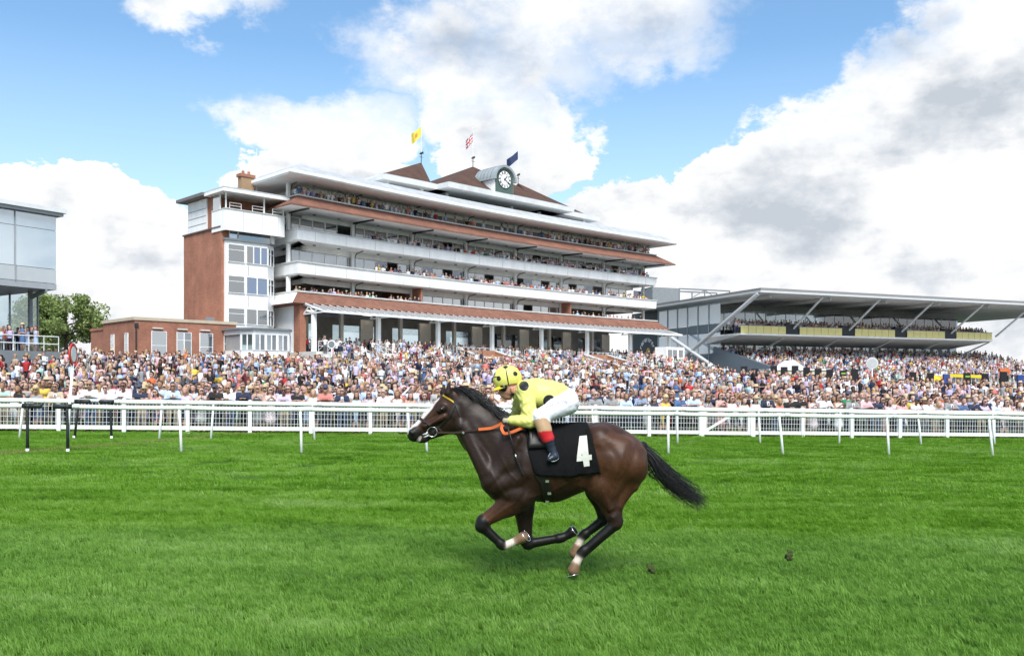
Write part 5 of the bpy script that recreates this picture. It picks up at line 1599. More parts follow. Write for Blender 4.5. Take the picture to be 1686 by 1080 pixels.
# trunk
hp(650, 522, 760, 522, 172, 172, DKB, ys=.80, k=.06)
hp(760, 518, 880, 494, 172, 152, BAY_, ys=.82, k=.06)
hp(880, 492, 1010, 470, 152, 138, BAY_, ys=.86, k=.06)
hp(1000, 474, 1085, 492, 140, 120, BAYR, ys=1.0, k=.06)
hp(600, 400, 720, 395, 58, 50, DKB, ys=.8, k=.08)                      # withers
hp(590, 520, 520, 585, 140, 82, DKB, ys=.85, k=.06)                      # chest
for s in (-1, 1):
    hp(1075, 505, 1120, 520, 108, 88, BAYR, lat=s * .12, ys=.95, k=.05)   # quarter
    hp(985, 400, 1010, 420, 50, 45, BAY_, lat=s * .16, k=.06)             # point of hip
    hp(610, 420, 500, 600, 60, 66, DKB, lat=s * .15, ys=.8, k=.04)        # shoulder blade
    hp(500, 600, 610, 670, 62, 62, DKB, lat=s * .145, ys=.85, k=.035)     # upper arm
    hp(640, 520, 640, 650, 60, 52, DKB, lat=s * .17, ys=.6, k=.05)        # triceps
    hp(478, 610, 505, 650, 46, 40, DKB, lat=s * .09, k=.03)               # breast muscle
# neck
hp(560, 480, 440, 372, 138, 108, DKB, ys=.66, k=.06)
hp(440, 372, 352, 280, 108, 86, DKB, ys=.58, k=.05)
hp(470, 300, 370, 215, 44, 34, DKB, ys=.6, k=.05)                       # crest
# head
hp(305, 300, 290, 315, 70, 60, DKB, ys=.66, k=.03)                       # jowl
hp(300, 212, 262, 262, 46, 50, BAY_, ys=.85, k=.03)                      # poll to brow
hp(262, 258, 138, 362, 48, 32, BAY_, ys=.80, k=.03)                      # nose
hp(300, 332, 195, 378, 42, 30, DKB, ys=.62, k=.03)                       # jaw
hp(128, 372, 120, 385, 34, 34, MUZ, ys=.95, k=.02)                       # muzzle
hp(168, 402, 150, 408, 22, 17, MUZ, ys=.9, k=.015)                       # chin
for s in (-1, 1):
    hp(255, 262, 240, 272, 17, 13, DKB, lat=s * .085, k=.02)              # eye socket
    hp(262, 300, 170, 345, 13, 10, BAY_, lat=s * .075, k=.02)             # cheek ridge
    hp(112, 378, 104, 372, 13, 11, BLK, lat=s * .055, k=.012)             # nostril
hp(284, 205, 277, 190, 17, 19, DKB, lat=-.055, k=.02)
hp(277, 190, 284, 138, 18, 4, DKB, lat=-.06, lat1=-.075, k=.012)          # ears
hp(262, 205, 256, 188, 17, 17, DKB, lat=.055, k=.02)
hp(256, 188, 258, 150, 16, 4, DKB, lat=.06, lat1=.075, k=.012)
# near foreleg, folded
L = -.135
hp(605, 672, 560, 712, 66, 54, BAY_, lat=L, ys=.8)
hp(585, 700, 448, 786, 52, 30, BAYR, lat=L, ys=.85)
hp(442, 792, 436, 812, 34, 33, BLK, lat=L, k=.02)
hp(440, 815, 524, 894, 25, 20, BLK, lat=L, k=.02)
hp(526, 896, 534, 902, 25, 24, BLK, lat=L, k=.015)
hp(545, 904, 596, 882, 19, 18, SOCK, lat=L, k=.015)
hp(600, 880, 628, 866, 21, 26, HOOF, lat=L, k=.012)
# far foreleg, knee down and cannon folded back
L = .12
hp(630, 690, 632, 730, 58, 48, DKB, lat=L, ys=.8)
hp(632, 730, 642, 868, 46, 30, DKB, lat=L)
hp(644, 880, 652, 894, 33, 31, BLK, lat=L, k=.02)
hp(662, 893, 795, 870, 24, 20, BLK, lat=L, k=.02)
hp(798, 869, 812, 866, 24, 23, BLK, lat=L, k=.015)
hp(818, 864, 842, 852, 19, 19, BLK, lat=L, k=.015)
hp(842, 852, 858, 840, 21, 26, BLK, lat=L, k=.012)
# near hind leg
L = -.13
hp(1080, 520, 1010, 600, 110, 84, BAYR, lat=L, ys=.75, k=.05)
hp(955, 590, 985, 640, 56, 52, BAY_, lat=L - .01, ys=.75, k=.05)
hp(1010, 620, 1048, 760, 74, 36, BAY_, lat=L, ys=.75, k=.04)
hp(1150, 560, 1072, 700, 54, 34, BAYR, lat=L + .01, ys=.75, k=.05)
hp(1072, 700, 1080, 785, 18, 15, DKB, lat=L, k=.02)
hp(1052, 765, 1064, 800, 34, 30, DKB, lat=L, k=.02)
hp(1080, 786, 1076, 802, 18, 18, BLK, lat=L, k=.015)
hp(1058, 806, 922, 922, 27, 21, BLK, lat=L, k=.02)
hp(915, 928, 903, 940, 26, 25, BLK, lat=L, k=.015)
hp(897, 950, 877, 985, 20, 19, SOCK, lat=L, k=.015)
hp(874, 992, 866, 1018, 22, 28, HOOF, lat=L, k=.012)
# far hind leg
L = .12
hp(1040, 540, 985, 640, 95, 66, DKB, lat=L, ys=.8, k=.05)
hp(985, 640, 1008, 750, 62, 34, DKB, lat=L, ys=.85, k=.04)
hp(1008, 755, 1016, 778, 33, 30, BLK, lat=L, k=.02)
hp(1006, 784, 924, 846, 25, 20, BLK, lat=L, k=.02)
hp(918, 850, 908, 860, 25, 23, BLK, lat=L, k=.015)
hp(903, 870, 886, 902, 19, 18, SOCK, lat=L, k=.015)
hp(883, 910, 872, 940, 22, 27, HOOF, lat=L, k=.012)
hp(1190, 440, 1232, 492, 24, 15, BLK, k=.02)                            # dock of the tail
for s in (-1, 1):                                                        # muscle relief
    hp(592, 690, 505, 744, 32, 19, BAY_ if s < 0 else DKB, lat=s * .165, k=.010) if s < 0 else None
    hp(606, 405, 528, 560, 18, 22, DKB, lat=s * .226, lat1=s * .205, k=.018)
    hp(555, 612, 640, 560, 44, 50, DKB, lat=s * .195, lat1=s * .205, ys=.8, k=.014)
    hp(345, 345, 460, 560, 30, 44, DKB, lat=s * .072, lat1=s * .145, k=.035)
    hp(1000, 430, 1095, 452, 60, 56, BAYR, lat=s * .165, k=.022)
    hp(1112, 500, 1045, 640, 60, 46, BAYR, lat=s * .185, lat1=s * .17, ys=.8, k=.014)
    hp(1168, 476, 1138, 622, 40, 34, BAYR, lat=s * .115, k=.012)
    hp(1000, 652, 1036, 726, 34, 22, BAY_, lat=s * .175, k=.010) if s < 0 else None
    hp(945, 555, 905, 615, 26, 22, BAY_, lat=s * .20, lat1=s * .17, k=.03)
hp(1078, 806, 938, 930, 11, 10, BLK, lat=-.13, k=.008)
hp(452, 812, 534, 888, 10, 9, BLK, lat=-.135, k=.008)
ps = [p for p, c in HP]
hv, hq = sdf_skin(ps, .0085)
hv = relax(hv, hq, 2, .35)
fn = np.cross(hv[hq[:, 2]] - hv[hq[:, 0]], hv[hq[:, 3]] - hv[hq[:, 1]]); hn = np.zeros_like(hv)
for k_ in range(4): np.add.at(hn, hq[:, k_], fn)
hn /= np.linalg.norm(hn, axis=1)[:, None] + 1e-9
DX = (hv[:, 0] / hv[:, 1] * FPX + 843 - 640) * 2.843; DY = (HOR - 580 - (hv[:, 2] - CAMZ) / hv[:, 1] * FPX) * 2.843
def line_dist(pl):
    d = np.full(len(hv), 1e9); P2 = np.stack([DX, DY], 1)
    for a, b in zip(pl[:-1], pl[1:]):
        a = np.array(a, float); b = np.array(b, float); ab = b - a
        t = np.clip((P2 - a) @ ab / (ab @ ab), 0, 1); d = np.minimum(d, np.linalg.norm(P2 - a - t[:, None] * ab, axis=1))
    return d
side_ = np.clip((np.abs(hn[:, 1]) - .2) / .3, 0, 1) * (np.abs(hv[:, 1] - YH) > .05)
disp = np.zeros(len(hv))
GROOVES = [([(1158, 430), (1142, 520), (1112, 610), (1078, 700)], 13, .010), ([(1010, 420), (1060, 480), (1090, 560), (1060, 660)], 12, .006), ([(612, 470), (598, 570), (566, 640), (520, 668)], 11, .009), ([(650, 600), (640, 660), (610, 705)], 10, .008),
    ([(975, 450), (950, 550), (938, 628)], 13, .008), ([(350, 372), (405, 480), (450, 580)], 12, .008), ([(1012, 560), (970, 625), (962, 660)], 10, .006), ([(1050, 640), (1046, 700), (1052, 760)], 7, .005), ([(560, 700), (500, 745), (462, 778)], 6, .004),
    ([(420, 330), (480, 430), (520, 560)], 14, .006), ([(330, 250), (345, 320), (335, 365)], 9, .006), ([(215, 300), (170, 345)], 7, .004), ([(760, 570), (800, 640)], 12, .004), ([(800, 560), (840, 625)], 12, .004), ([(545, 560), (500, 610), (470, 640)], 9, .006), ([(640, 780), (644, 850)], 6, .004)]
VEINS = [([(478, 560), (520, 640), (552, 680)], 5, .004), ([(592, 705), (520, 750), (466, 790)], 4, .0035), ([(665, 680), (760, 652), (850, 605), (900, 590)], 5, .004), ([(1004, 650), (1030, 715), (1046, 775)], 4.5, .004), ([(238, 300), (205, 330), (178, 362)], 4, .003), ([(260, 320), (225, 345), (212, 365)], 3.5, .003), ([(1100, 560), (1060, 620), (1040, 690)], 4.5, .003), ([(520, 480), (560, 560), (600, 600)], 4.5, .003), ([(448, 815), (520, 885)], 4, .003), ([(1055, 815), (930, 920)], 4.5, .003)]
for pl, sg, a in GROOVES: disp -= a * np.exp(-.5 * (line_dist(pl) / sg) ** 2)
for pl, sg, a in VEINS: disp += a * np.exp(-.5 * (line_dist(pl) / sg) ** 2)
hv = hv + hn * (disp * side_)[:, None]
def blend_cols(v, prims, tau):
    W = 0; C = 0
    for p, c in prims:
        w_ = np.exp(-np.maximum(sdf_eval(v, p[:5]), -.05) / tau)[:, None]
        W = W + w_; C = C + w_ * np.array(c)
    return C / W
hc_ = blend_cols(hv, HP, .003)
# white blaze down the face, pale lip
def seg_d(v, a, b):
    a = np.array(a); b = np.array(b); ab = b - a; t = np.clip((v - a) @ ab / (ab @ ab), 0, 1)
    return np.linalg.norm(v - a - t[:, None] * ab, axis=1)
bd = np.minimum(seg_d(hv, J(222, 236), J(160, 305)), seg_d(hv, J(160, 305), J(98, 352)))
wz_ = np.clip((.052 - np.abs(hv[:, 1] - YH)) / .010, 0, 1) * np.clip((.075 - bd) / .02, 0, 1)
hc_ = hc_ * (1 - wz_[:, None]) + np.array((.66, .60, .57)) * wz_[:, None]
lz = np.clip((.022 - seg_d(hv, J(146, 396, -.03), J(138, 412, -.03))) / .01, 0, 1)
hc_ = hc_ * (1 - lz[:, None]) + np.array((.45, .38, .36)) * lz[:, None]
def coat_material():
    m, t, b = new_mat('horse_coat')
    a = t.node('ShaderNodeAttribute', attribute_name='coat').outputs['Color']
    pos = t.node('ShaderNodeTexCoord').outputs['Object']
    n1 = t.maprange(t.noise(pos, 6, 4, .6), .3, .7, .78, 1.22)
    n2 = t.maprange(t.noise(t.vmath('MULTIPLY', pos, (1, 1, .35)), 90, 3, .6), .3, .7, .80, 1.2)
    t.put(b.inputs['Base Color'], t.vmath('SCALE', a, t.math('MULTIPLY', n1, n2)))
    b.inputs['Roughness'].default_value = .46
    b.inputs['Specular IOR Level'].default_value = .28
    b.inputs['Sheen Weight'].default_value = .03; b.inputs['Sheen Roughness'].default_value = .4
    bn = t.node('ShaderNodeBump'); bn.inputs['Strength'].default_value = .5; bn.inputs['Distance'].default_value = .008
    h = t.math('ADD', t.math('MULTIPLY', t.noise(pos, 9, 4, .55), 1.2), t.math('MULTIPLY', t.noise(t.vmath('MULTIPLY', pos, (1, 1, .3)), 160, 2), .28))
    t.put(bn.inputs['Height'], h); t.put(b.inputs['Normal'], bn.outputs[0])
    return m
hme = np_mesh('body', hv, hq, coat_material())
hme.attributes.new('coat', 'FLOAT_COLOR', 'POINT').data.foreach_set('color', np.concatenate([hc_, np.ones((len(hc_), 1))], 1).astype(np.float32).ravel())
horse = empty('horse', (J(800, 500)[0], YH, ground_z(0, YH)), 'dark bay racehorse galloping with all four feet off the turf', 'horse')
HINV = Matrix.Translation(-Vector(horse.location))
def hpart(mb, name, m, parent=None, smooth=True):
    o = mb.build(name, m, parent or horse, smooth) if isinstance(mb, MB) else obj(name, mb, parent or horse)
    if parent is None: o.matrix_parent_inverse = HINV
    return o
body = hpart(hme, 'body', None)
HBVH = BVHTree.FromPolygons([tuple(v) for v in hv], [tuple(q) for q in hq])
def onhorse(x, y, side=-1, off=.008):
    """point on the skin seen from the side at drawing position x, y"""
    D = YH + side * .2
    p = Vector(J(x, y, side * .2)); src = Vector((p.x * 1.0, YH + side * 1.5, p.z)) if side > 0 else Vector((0, 0, CAMZ))
    d = (Vector((0, 1, 0)) * -side) if side > 0 else (p - src).normalized()
    h, nrm, i, dist = HBVH.ray_cast(src, d)
    if h is None: return None
    return h + nrm * off
LEATHER = mat('black_leather', (.012, .010, .009), .45, .2, 30); BRLEA = mat('brown_leather', (.035, .018, .012), .5, .2, 30)
STEELB = mat('bit_steel', (.55, .55, .55), .25, .05, metal=1.0); ORG = mat('orange_rein', (.62, .13, .03), .6, .1, 30); GOLD = mat('yellow_browband', (.62, .42, .05), .5, .1)
def strap(pts, wdt, name, m, sides=(-1, 1), off=.006, parent=None, thick=.006):
    for s in sides:
        P = []
        for (x0, y0), (x1, y1) in zip(pts[:-1], pts[1:]):
            n = max(2, int(math.hypot(x1 - x0, y1 - y0) / 8))
            P += [onhorse(x0 + (x1 - x0) * k / n, y0 + (y1 - y0) * k / n, s, off) for k in range(n)]
        P.append(onhorse(*pts[-1], s, off)); P = [p for p in P if p is not None]
        if len(P) < 2: continue
        mb = MB(); b0 = Vector((0, s, 0))
        rings = []
        for i, p in enumerate(P):
            d = (P[min(i + 1, len(P) - 1)] - P[max(i - 1, 0)]).normalized()
            h, nrm, _, _ = HBVH.find_nearest(p)
            nn = (p - h).normalized() if (p - h).length > 1e-5 else nrm
            t_ = d.cross(nn).normalized() * wdt / 2; o = nn * thick
            rings.append([p - t_, p + t_, p + t_ + o, p - t_ + o])
        mb.loft(rings); hpart(mb, name, m, parent, False)
strap([(256, 202), (284, 218), (312, 238)], .015, 'browband', GOLD, (-1, 1), .004, None, .004)
strap([(300, 200), (312, 238), (285, 300), (240, 345), (205, 372)], .020, 'cheekpiece', LEATHER)
strap([(312, 235), (335, 300), (338, 352)], .016, 'throat_lash', LEATHER)
strap([(148, 310), (180, 330), (215, 350), (232, 352)], .024, 'noseband', BRLEA)
strap([(232, 352), (252, 372)], .02, 'noseband', BRLEA)
strap([(205, 372), (228, 390)], .018, 'curb_strap', LEATHER)
# eye
for s in (-1, 1):
    e = onhorse(247, 266, s, -.010)
    if e: hpart(MB().loft([[tuple(e + Vector((math.cos(t * .785) * r * 1.25, s * h, math.sin(t * .785) * r))) for t in range(8)] for r, h in ((.004, .016), (.012, .012), (.017, .004), (.018, -.006))]), 'eye', mat('eye_black', (.004, .003, .003), .08, 0, spec=.8))
# bit ring and mouthpiece
for s in (-1, 1):
    c = onhorse(205, 372, s, .012)
    if c:
        hpart(MB().tube([tuple(c + Vector((math.cos(t) * .046, 0, math.sin(t) * .046))) for t in [2 * math.pi * k / 20 for k in range(21)]], .006, 8, caps=False), 'bit_ring', STEELB)
        q0 = onhorse(160, 385, s, .004)
        if q0: hpart(MB().tube([c + Vector((-.046, 0, -.0)), c.lerp(q0, .6) + Vector((0, s * .01, 0)), q0], [.008, .009, .008], 8).tube([c + Vector((-.03, 0, -.03)), q0 + Vector((.01, 0, -.025))], .007, 6), 'bit', mat('white_bit_guard', (.7, .7, .7), .5, .05))
# number cloth wrapped round the body behind the withers
CLO, cl_t, cl_b = new_mat('number_cloth')
pos = cl_t.node('ShaderNodeTexCoord').outputs['Object']
cl_b.inputs['Base Color'].default_value = (.005, .0053, .006, 1); cl_b.inputs['Roughness'].default_value = .85; cl_b.inputs['Specular IOR Level'].default_value = .15
bn = cl_t.node('ShaderNodeBump'); bn.inputs['Strength'].default_value = .9; bn.inputs['Distance'].default_value = .03
cl_t.put(bn.inputs['Height'], cl_t.noise(cl_t.vmath('MULTIPLY', pos, (1.6, 1, .7)), 7, 3, .5)); cl_t.put(cl_b.inputs['Normal'], bn.outputs[0])
def wrap(x, y_axis, th, off):
    """hit of a ray fanned round the barrel axis at station x; th = 0 at the spine"""
    c = Vector(J(x, y_axis)); d = Vector((0, math.sin(th), math.cos(th)))
    src = c + d * 1.0; h, nrm, i, dist = HBVH.ray_cast(src, -d)
    return (h + nrm * off) if h else c
nu, nv = 40, 56; V = []
for i in range(nu + 1):
    t = i / nu
    xt = 650 + (925 - 650) * t; xb = 694 + (982 - 694) * t
    for j in range(nv + 1):
        f = j / nv * 2 - 1
        thm = rad(118 - 10 * abs(t - .5)); th = f * thm
        g = abs(f)
        x = xt + (xb - xt) * g ** 1.3
        if t < .25: x += -40 * (1 - t / .25) * math.sin(g * math.pi * .85) * .6
        w_ = .010 + .006 * math.sin(t * 19 + g * 5) * g + .012 * max(0, g - .75) * 4 * (.6 + .4 * math.sin(t * 26))
        V.append(tuple(wrap(x, 500, th, w_)))
Q = [(i * (nv + 1) + j, (i + 1) * (nv + 1) + j, (i + 1) * (nv + 1) + j + 1, i * (nv + 1) + j + 1) for i in range(nu) for j in range(nv)]
clm = np_mesh('number_cloth', V, Q, CLO)
clo = obj('number_cloth', clm, None, label='black number cloth with a white 4 on the horse', cat='saddle cloth')
CBVH = BVHTree.FromPolygons(V, Q)
md = clo.modifiers.new('thickness', 'SOLIDIFY'); md.thickness = .005; md.offset = 1
def oncloth(x, y, off):
    p = Vector(J(x, y, -.2)); src = Vector((0, 0, CAMZ)); d = (p - src).normalized()
    h, nrm, i, dist = CBVH.ray_cast(src, d)
    if h is None: return None
    return h - d * off
DIG = mat('number_white', (.58, .58, .52), .8, .10, 25, bump=.3, bscale=60)
def digit_poly(pts):
    """flat white felt laid on the cloth: polygon strip given as left/right edge pairs"""
    rows = []
    for (a, b) in pts: rows.append((a, b))
    V = []; Q = []; m_ = 6; R = []
    for (a0, b0), (a1, b1) in zip(rows[:-1], rows[1:]):
        n = max(2, int(math.hypot(a1[0] - a0[0], a1[1] - a0[1]) / 6))
        for k in range(n + (1 if (a1, b1) == rows[-1] else 0)):
            t = k / n; R.append(((a0[0] + (a1[0] - a0[0]) * t, a0[1] + (a1[1] - a0[1]) * t), (b0[0] + (b1[0] - b0[0]) * t, b0[1] + (b1[1] - b0[1]) * t)))
    for a, b in R:
        for k in range(m_ + 1):
            s = k / m_; p = oncloth(a[0] + (b[0] - a[0]) * s, a[1] + (b[1] - a[1]) * s, .008)
            V.append(tuple(p) if p else V[-1])
    for i in range(len(R) - 1):
        for k in range(m_): Q.append((i * (m_ + 1) + k, i * (m_ + 1) + k + 1, (i + 1) * (m_ + 1) + k + 1, (i + 1) * (m_ + 1) + k))
    return V, Q
dv, dq = [], []
for poly in ([((893, 392), (927, 388)), ((914, 535), (941, 531))],                       # stem
             [((893, 392), (915, 391)), ((881, 490), (902, 488))],                      # slanted stroke
             [((881, 487), (880, 511)), ((950, 478), (951, 502))]):                      # bar
    v, q = digit_poly(poly); b = len(dv); dv += v; dq += [tuple(i + b for i in f) for f in q]
for i in range(len(dv)): dv[i] = (dv[i][0], dv[i][1] - .0007 * (i % 3), dv[i][2])
obj('number_four', np_mesh('number_four', dv, dq, DIG), clo)
# girth, saddle and stirrup
strap([(690, 560), (725, 610), (735, 660), (738, 698)], .055, 'girth', LEATHER, (-1, 1), .006)
strap([(712, 560), (745, 620), (750, 690)], .05, 'girth', LEATHER, (-1, 1), .007)
for q in ((742, 600), (752, 655), (742, 690)):
    p = onhorse(*q, -1, .016)
    if p: hpart(MB().box(p.x - .016, p.x + .016, p.y - .006, p.y + .004, p.z - .011, p.z + .011), 'buckle', STEELB, None, False)
SAD = []
for sd in (-1, 1):
    rows = []
    for i in range(9):
        x = 640 + 14 * i
        rows.append([wrap(x + 30 * (j / 8) ** 1.5 * .4, 500, sd * rad(4 + 62 * j / 8), .030 + .012 * math.sin(math.pi * j / 8)) for j in range(9)])
    SAD.append(rows)
smb = MB()
for rows in SAD: smb.loft([[tuple(p) for p in r] for r in rows], closed=False, caps=False)
sad = smb.build('saddle', LEATHER, None, True, label='small black racing saddle under the jockey', cat='saddle')
sad.modifiers.new('thickness', 'SOLIDIFY').thickness = .012
# hair: mane and tail as many tapering locks
HAIR = mat('horse_hair', (.006, .0055, .006), .38, .3, 30, spec=.5)
hr_ = random.Random(9)
def locks(name, roots, m, n_pts=7, seed=1):
    mb = MB()
    for pts, r0 in roots:
        mb.tube(pts, [r0 * (1 - .12 * i) if i < len(pts) - 1 else r0 * .08 for i in range(len(pts))], 4, caps=False)
    return hpart(mb, name, m)
man = []
crest = [(285, 168), (320, 160), (360, 178), (400, 212), (440, 252), (480, 284), (510, 304)]
def along(pl, t):
    f = t * (len(pl) - 1); i = min(int(f), len(pl) - 2); k = f - i
    return pl[i][0] + (pl[i + 1][0] - pl[i][0]) * k, pl[i][1] + (pl[i + 1][1] - pl[i][1]) * k
for i in range(760):
    t = hr_.random(); x, y = along(crest, t)
    lat = hr_.uniform(-.035, .035)
    L_ = hr_.uniform(60, 150) * (1 - .2 * t)
    if hr_.random() < .12: L_ *= 1.35
    # wind streams the mane back; most of it drops on the near side of the neck
    up = hr_.uniform(-8, 40) * (.6 + .7 * t); ph = hr_.uniform(0, 6)
    side = -1 if hr_.random() < .65 else 1
    pts = []
    for k in range(7):
        s = k / 6
        pts.append(J(x + L_ * s * .86, y + 8 - up * math.sin(s * 2.1) + L_ * .50 * s ** 1.7 + 5 * math.sin(s * 5 + ph) * s, lat + side * (.02 + .075 * s) * (1 if up < 16 else .5)))
    man.append((pts, hr_.uniform(.0016, .0042)))
for i in range(40):                                                     # forelock between the ears
    x, y = 268 + hr_.uniform(-8, 10), 176 + hr_.uniform(-4, 8)
    pts = [J(x - 20 * s + 30 * s * s, y - 10 * s + 55 * s * s, hr_.uniform(-.03, .03)) for s in [k / 5 for k in range(6)]]
    man.append((pts, .0035))
locks('mane', man, HAIR)
tl = []
spine = [(1200, 455), (1238, 500), (1280, 560), (1330, 615), (1390, 665), (1450, 705), (1490, 735)]
for i in range(1150):
    ln = hr_.uniform(.45, 1.0); ph = hr_.uniform(0, 6); spr = hr_.gauss(0, 1); sl = hr_.gauss(0, 1)
    up = hr_.random() + (1.6 if hr_.random() < .13 else 0)
    pts = []
    for k in range(9):
        s = k / 8; x, y = along(spine, s * ln)
        w_ = 9 + 19 * math.sin(min(1, s * 1.0) * 2.2) * ln
        pts.append(J(x + spr * w_ * .45 + 11 * math.sin(s * 5 + ph) * s, y - spr * w_ * .62 + (-26 * up * s * s) + 5 * math.cos(s * 6 + ph) * s, sl * (.018 + .05 * s)))
    tl.append((pts, hr_.uniform(.0018, .0046)))
for i in range(26):                                                     # loose wisps below the dock
    x, y = 1205 + hr_.uniform(-8, 14), 520 + hr_.uniform(-10, 25)
    tl.append(([J(x + 50 * s + 30 * s * s + hr_.uniform(-6, 6), y + 80 * s - 15 * s * s + 14 * math.sin(s * 4), hr_.uniform(-.04, .04)) for s in [k / 6 for k in range(7)]], .0024))
locks('tail', tl, HAIR)
# horseshoes
def shoe(xc, yc, lat, nrm, up, r=28):
    c = Vector(J(xc, yc, lat)); nrm = Vector(nrm).normalized(); a = Vector(up); a = (a - nrm * a.dot(nrm)).normalized(); b = nrm.cross(a)
    pts = [tuple(c + (a * math.cos(t) * 1.12 + b * math.sin(t)) * r * U) for t in [rad(-150 + 300 * k / 16) for k in range(17)]]
    hpart(MB().tube(pts, .0055, 6), 'horseshoe', STEELB)
shoe(643, 858, -.135, (.72, -.35, .6), (.6, -.2, -.6), 25)
shoe(871, 832, .12, (.75, -.25, .6), (.5, -.2, -.7), 25)
shoe(863, 1044, -.13, (.25, -.25, -.95), (-1, 0, -.2), 24)

# ================================================================== the jockey
JP = []
SKJ, YJ, WB, TAN, RD, NV, GLV, DKT, SPT = range(9)
def jp(slot, x0, y0, x1, y1, r0, r1, lat=0.0, lat1=None, ys=1.0, k=.025):
    JP.append(((J(x0, y0, lat), J(x1, y1, lat if lat1 is None else lat1), r0 * U, r1 * U, ys, k), slot))
jp(YJ, 770, 205, 660, 195, 66, 70, ys=1.35, k=.04)                        # trunk
jp(YJ, 800, 200, 700, 170, 50, 46, ys=1.5, k=.05)                         # back
jp(YJ, 640, 185, 640, 185, 44, 44, lat=-.13, lat1=.13, k=.04)             # shoulders
jp(YJ, 632, 200, 655, 240, 52, 50, ys=1.1, k=.03)                         # chest
jp(WB, 832, 222, 800, 222, 56, 54, ys=1.35, k=.03)                        # seat
jp(SKJ, 612, 172, 580, 172, 34, 30, k=.02)                                # neck
jp(YJ, 622, 172, 604, 182, 40, 33, k=.02)                                # collar
jp(SKJ, 562, 140, 558, 170, 44, 40, ys=.86, k=.015)                       # skull
jp(SKJ, 552, 178, 548, 196, 30, 22, ys=.9, k=.015)                        # face
jp(SKJ, 552, 205, 562, 206, 17, 17, ys=1.1, k=.012)                       # jaw
jp(SKJ, 525, 180, 518, 192, 6, 8, k=.008)                                # nose
jp(SKJ, 528, 201, 528, 203, 6, 7, lat=-.02, lat1=.02, k=.006)             # lips
for s in (-1, 1): jp(SKJ, 578, 170, 580, 184, 9, 8, lat=s * .075, k=.008)  # ears
jp(DKT, 538, 164, 540, 164, 19, 19, lat=-.055, lat1=.055, ys=.9, k=.006)  # goggles
jp(DKT, 575, 200, 600, 172, 6, 6, lat=-.06, k=.006)                       # chin strap
# near arm
jp(YJ, 646, 185, 660, 320, 42, 33, lat=-.17, lat1=-.235, k=.025)
jp(YJ, 660, 322, 578, 318, 33, 22, lat=-.235, lat1=-.225, k=.02)
# far arm
jp(YJ, 628, 195, 596, 300, 38, 28, lat=.17, lat1=.20, k=.025)
jp(YJ, 596, 300, 566, 312, 28, 21, lat=.20, lat1=.17, k=.02)
# near leg: breeches, boot
jp(WB, 838, 238, 715, 296, 54, 36, lat=-.11, lat1=-.27, k=.03)
jp(WB, 712, 302, 722, 322, 36, 34, lat=-.285, k=.02)
jp(TAN, 716, 325, 730, 362, 35, 33, lat=-.295, lat1=-.315, k=.012)
jp(RD, 731, 372, 744, 400, 33, 30, lat=-.315, lat1=-.315, k=.008)
jp(NV, 746, 406, 762, 450, 28, 20, lat=-.315, lat1=-.31, k=.012)
jp(NV, 764, 456, 780, 488, 20, 18, lat=-.31, lat1=-.325, k=.012)
jp(NV, 780, 486, 752, 500, 16, 12, lat=-.325, lat1=-.35, k=.012)
# far leg
jp(WB, 838, 238, 715, 296, 54, 36, lat=.11, lat1=.27, k=.03)
jp(TAN, 716, 318, 736, 385, 36, 30, lat=.30, k=.015)
jp(NV, 740, 392, 770, 480, 27, 18, lat=.30, k=.015)
# hands: palm, four curled fingers and a thumb each, closed on the reins
for s, hx, hy, la in ((-1, 556, 316, -.215), (1, 550, 314, .16)):
    jp(GLV, hx + 14, hy + 3, hx - 8, hy + 2, 17, 16, lat=la, ys=.9, k=.008)
    for f in range(4):
        fx, fy = hx - 14 - 2 * (1 if f in (1, 2) else 0), hy - 11 + 8.2 * f
        jp(GLV, hx - 4, fy, fx - 5, fy + 1, 5.0, 4.6, lat=la + s * .016, lat1=la + s * .006, k=.003)
        jp(GLV, fx - 5, fy + 1, fx - 2, fy + 2, 4.6, 4.4, lat=la + s * .004, lat1=la - s * .028, k=.003)
        jp(GLV, fx - 2, fy + 2, fx + 10, fy + 2, 4.4, 4.0, lat=la - s * .028, lat1=la - s * .032, k=.003)
    jp(GLV, hx + 4, hy - 12, hx - 12, hy - 18, 6, 5, lat=la + s * .01, lat1=la - s * .012, k=.005)
    jp(GLV, hx - 12, hy - 18, hx - 20, hy - 12, 5, 4.4, lat=la - s * .012, lat1=la - s * .02, k=.004)
GP = [(p, s) for p, s in JP if s == GLV]; JP = [(p, s) for p, s in JP if s != GLV]
pj = [p for p, s in JP]
jv, jq = sdf_skin(pj, .0085, .02)
jv = relax(jv, jq, 1, .3)
cj = jv[jq].mean(1)
# folds of the silks and breeches, real relief along the surface normals
fn = np.cross(jv[jq[:, 2]] - jv[jq[:, 0]], jv[jq[:, 3]] - jv[jq[:, 1]]); vn_ = np.zeros_like(jv)
for k_ in range(4): np.add.at(vn_, jq[:, k_], fn)
vn_ /= np.linalg.norm(vn_, axis=1)[:, None] + 1e-9
sv_ = np.array([s for _, s in JP])[np.stack([sdf_eval(jv, p[:5]) for p in pj], 1).argmin(1)]
X_, Y_, Z_ = jv[:, 0], jv[:, 1] - YH, jv[:, 2]
d1_ = X_ * .55 + Z_ * .83 + .02 * np.sin(X_ * 40 + Y_ * 30); d2_ = X_ * .9 - Z_ * .4 + .025 * np.sin(Z_ * 35 + Y_ * 22)
fold = .45 * np.sin(d1_ * 95 + 2.2 * np.sin(Y_ * 14 + X_ * 9)) + .4 * np.sin(d2_ * 62 + 2.5 * np.sin(Z_ * 17)) + .3 * np.sin(X_ * 130 + Z_ * 60 + 3 * np.sin(Z_ * 28))
